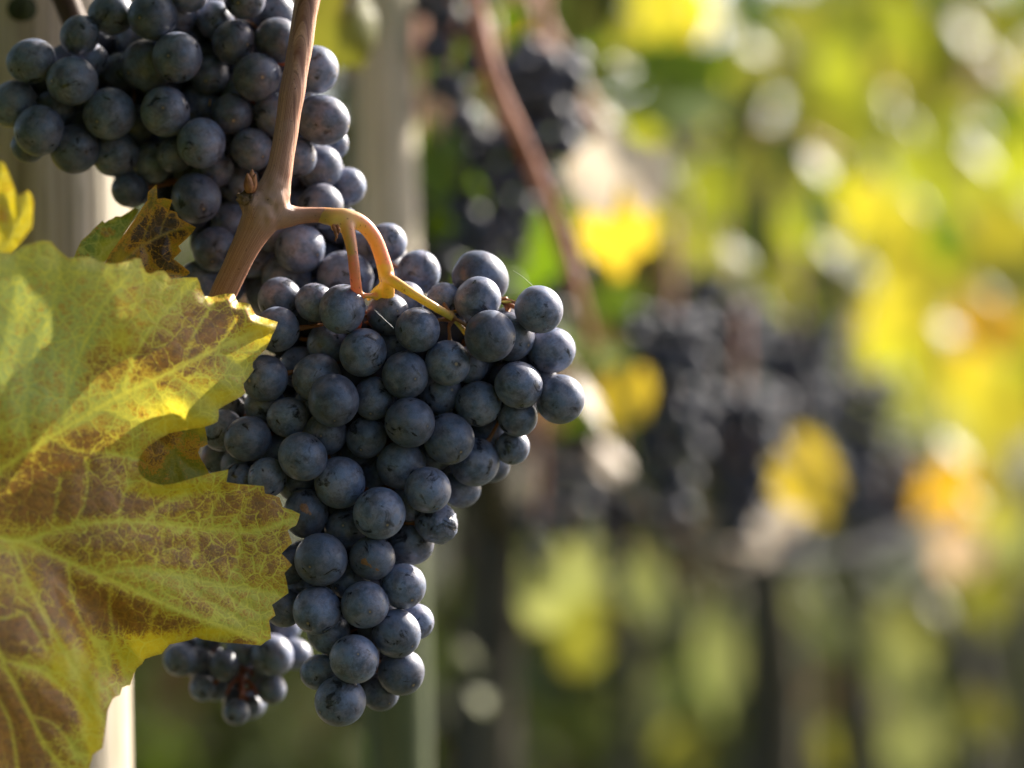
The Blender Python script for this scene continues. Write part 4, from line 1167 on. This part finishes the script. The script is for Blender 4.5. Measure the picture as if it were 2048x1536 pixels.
def foliage_mesh(name, centers, size, palette, seed, face=0.5):
    rr = random.Random(seed)
    V, F, C = [], [], []
    for c in centers:
        v, f = LV[rr.randrange(len(LV))]
        s = size * rr.uniform(0.7, 1.25)
        nrm = Vector((rr.uniform(-1, 1), rr.uniform(-1.4, 0.6), rr.uniform(-0.3, 1.0))).normalized()
        M = (nrm.to_track_quat('Z', 'Y') @ Quaternion((0, 0, 1), rr.uniform(0, 6.28))).to_matrix()
        o = len(V)
        V += [c + M @ (p * s) for p in v]
        F += [tuple(i + o for i in q) for q in f]
        b = COL[palette[rr.randrange(len(palette))]]; j = rr.uniform(0.75, 1.15)
        C += [(b[0] * j, b[1] * j, b[2] * j, 1)] * len(v)
    me = mesh(name, V, F)
    a = me.attributes.new("tint", 'FLOAT_COLOR', 'POINT')
    a.data.foreach_set("color", np.array(C, dtype=np.float32).ravel())
    return me

def grapevine(x, y, height, spread, nleaf, palette, label, seed, group=None, low=0.55, thick=0.16, dirv=Vector((0.2, 1, 0)), trunk_r=0.022):
    rr = random.Random(seed)
    root = empty("grapevine", (x, y, 0))
    tag(root, label, "grapevine", group)
    rows = [(rr.uniform(-.005, .005) * k, rr.uniform(-.02, .02) * k, z, trunk_r * (1.25 - 0.12 * k)) for k, z in enumerate((-0.02, 0.18, 0.38, 0.55, 0.72))]
    dv = dirv.normalized()
    tipa = [(*(Vector(rows[-1][:3]) + dv * t * spread + Vector((0, 0, 0.05 + 0.02 * math.sin(t * 9)))), trunk_r * (0.7 - 0.3 * t)) for t in (0.3, 0.65, 1.0)]
    tipb = [(*(Vector(rows[-1][:3]) - dv * t * spread + Vector((0, 0, 0.05 + 0.02 * math.sin(t * 7)))), trunk_r * (0.7 - 0.3 * t)) for t in (0.3, 0.65, 1.0)]
    link("trunk", tubes_mesh("trunk", [rows, [rows[-1]] + tipa, [rows[-1]] + tipb], 12, 6, 0.06), M_BARK, root)
    for k in range(5):
        t = -1 + 2 * (k + 0.5) / 5
        b = Vector(rows[-1][:3]) + dv * t * spread + Vector((0, 0, 0.05))
        top = b + Vector((rr.uniform(-.12, .12), rr.uniform(-.12, .12), height - 0.75))
        me = tubes_mesh("cane", [[(*b, 0.005), (*(b.lerp(top, .5) + Vector((rr.uniform(-.05, .05), 0, 0))), 0.0045), (*top, 0.003)]], 8, 5)
        link("cane", me, M_CANE_FAR, root)
    cs = []
    for _ in range(nleaf):
        t = rr.uniform(-1, 1) * spread
        p = dv * t + Vector((dv.y, -dv.x, 0)) * rr.gauss(0, thick) + Vector((0, 0, rr.uniform(low, height)))
        cs.append(p)
    link("foliage", foliage_mesh("foliage", cs, 0.085, palette, seed), M_LEAF_MASS, root)
    return root

# the vines of this row, running away from the lens slightly to the right
grapevine(-0.026, 1.80, 1.7, 0.30, 170, 'DDGB', "nearest vine with dark trunk behind the tip of the sharp bunch", 51, low=0.80, thick=0.05, trunk_r=0.016)
grapevine(0.52, 3.75, 1.75, 0.45, 330, 'LAGAG', "second vine of the row under the yellow canopy", 52, low=0.86)
grapevine(0.74, 4.75, 1.27, 0.5, 260, 'ALGYG', "third vine of the row near the right edge", 53, low=0.74)
grapevine(0.98, 5.85, 1.3, 0.55, 200, 'LYGLA', "fourth vine of the row cut by the right edge", 54, low=0.72)
# canopy of this vine, unseen leaves added around the lens to block sky
def shade_canopy():
    rr = random.Random(77)
    root = empty("grapevine", (-0.20, 1.12, 0))
    tag(root, "vine carrying the sharp bunches, with unseen leaves added to shade them", "grapevine")
    rows = [(0.003 * k, 0.004 * k, z, 0.018) for k, z in enumerate((-0.02, 0.2, 0.4, 0.6, 0.8, 1.0))]
    link("trunk", tubes_mesh("trunk", [rows], 12, 6, 0.06), M_BARK, root)
    clear = [P(210, 480, 0.92), P(10, 420, 0.98), P(50, 460, 0.98), P(645, 230, 0.95), P(580, 200, 0.9), P(560, 350, 0.9), P(690, 360, 0.95), P(690, 420, 0.9), P(420, 590, 0.88), P(540, 640, 0.89)]
    cs = []
    while len(cs) < 1420:
        if len(cs) < 190:
            p = Vector((rr.uniform(-0.55, 0.0), rr.uniform(0.35, 1.5), CAMZ + rr.uniform(0.13, 0.6)))
        elif len(cs) < 440:
            p = Vector((rr.uniform(-0.75, -0.14), rr.uniform(-0.7, 1.25), CAMZ + rr.uniform(-0.4, 0.7)))
            if p.x > -0.15 * max(p.y, 0) - 0.09: continue
        elif len(cs) < 750:
            p = Vector((rr.uniform(-0.9, 0.7), rr.uniform(-1.6, -0.45), CAMZ + rr.uniform(-0.5, 1.0)))  # leaves behind the lens, added to block the front sky
        elif len(cs) >= 1320:
            p = Vector((rr.uniform(-0.45, -0.17), rr.uniform(0.3, 0.95), CAMZ + rr.uniform(-0.2, 0.3)))
            if p.x > -0.15 * p.y - 0.08: continue
        elif len(cs) >= 1150:
            p = Vector((rr.uniform(-0.30, -0.035), rr.uniform(0.50, 0.88), CAMZ + rr.uniform(0.10, 0.32)))
        else:
            p = Vector((rr.uniform(-1.1, 0.15), rr.uniform(-1.3, 0.75), CAMZ + rr.uniform(0.45, 1.1)))  # overhead leaves added so sky light comes from the right
        if p.y > -0.1 and abs(p.x) < 0.16 * p.y + 0.09 and abs(p.z - CAMZ) < p.y * 0.1126 + 0.07: continue
        if any((p - q - SUN * max(0, (p - q).dot(SUN))).length < 0.065 for q in clear): continue
        cs.append(p - root.location)
    link("foliage", foliage_mesh("foliage", cs, 0.10, 'GAGD', 78), M_LEAF_MASS, root)
shade_canopy()
# neighbouring rows across the grass
n = 0
for rx, ry, hh in ((-0.9, 5.4, 1.75), (-0.1, 6.0, 1.75), (0.38, 6.6, 1.65), (1.6, 7.2, 1.3)):
    n += 1
    grapevine(rx, ry, hh, 0.6, 620, 'DDDBG', "dim leafy vine in the next row over the grass", 60 + n, "vines in the next row", low=0.05, thick=0.2, dirv=Vector((1, 0.6, 0)), trunk_r=0.03)
# dark stocks and shoots low under the canopy
def stock(px, wpx, d, top, label, mat=M_BARK):
    b = P(px, 1700, d); b.z = -0.02
    t = P(px + rng.uniform(-15, 15), top, d)
    rows = [(*(b.lerp(t, k / 5) + Vector((rng.uniform(-.02, .02), rng.uniform(-.02, .02), 0)) - b), wpx * K * d / 2 * (1.1 - 0.06 * k)) for k in range(6)]
    o = link("vine_stock", tubes_mesh("vine_stock", [rows], 12, 5, 0.07), mat)
    o.location = b
    tag(o, label, "vine stock")
stock(1235, 60, 2.5, 980, "thin dark trunk below the far bunches left of the pale shoots")
stock(1555, 150, 2.9, 1000, "thick black trunk under the curved pale leaf")
stock(1735, 95, 3.0, 950, "dark trunk between the two pale shoots at lower right")
stock(1920, 80, 3.3, 900, "dark trunk standing at the lower right edge")
# grass tufts
def grass(n, seed):
    rr = random.Random(seed)
    V, F = [], []
    for _ in range(n):
        y = rr.uniform(3.2, 11); x = rr.uniform(-0.22, 0.22) * y
        h = rr.uniform(0.05, 0.16); a = rr.uniform(0, 6.28); w = 0.005
        dx, dy = math.cos(a) * w, math.sin(a) * w
        lx, ly = rr.uniform(-.05, .05), rr.uniform(-.05, .05)
        o = len(V)
        V += [(x - dx, y - dy, 0), (x + dx, y + dy, 0), (x + lx * .5 + dx * .7, y + ly * .5 + dy * .7, h * .6), (x + lx * .5 - dx * .7, y + ly * .5 - dy * .7, h * .6), (x + lx, y + ly, h)]
        F += [(o, o + 1, o + 2, o + 3), (o + 3, o + 2, o + 4)]
    return mesh("grass", V, F)
gm = NT("grass_blade")
gc = gm.mix(gm.remap(gm.noise(gm.n('ShaderNodeNewGeometry').outputs['Position'], 2.5, 3), 0.35, 0.65), (0.02, 0.03, 0.006), (0.07, 0.08, 0.018))
M_GRASS = gm.done(gm.leafy(gm.bsdf(gc, 0.5, 0.4), gc, 0.4))
tag(link("grass", grass(26000, 5), M_GRASS), "mown grass between the vine rows", "grass", kind="stuff")
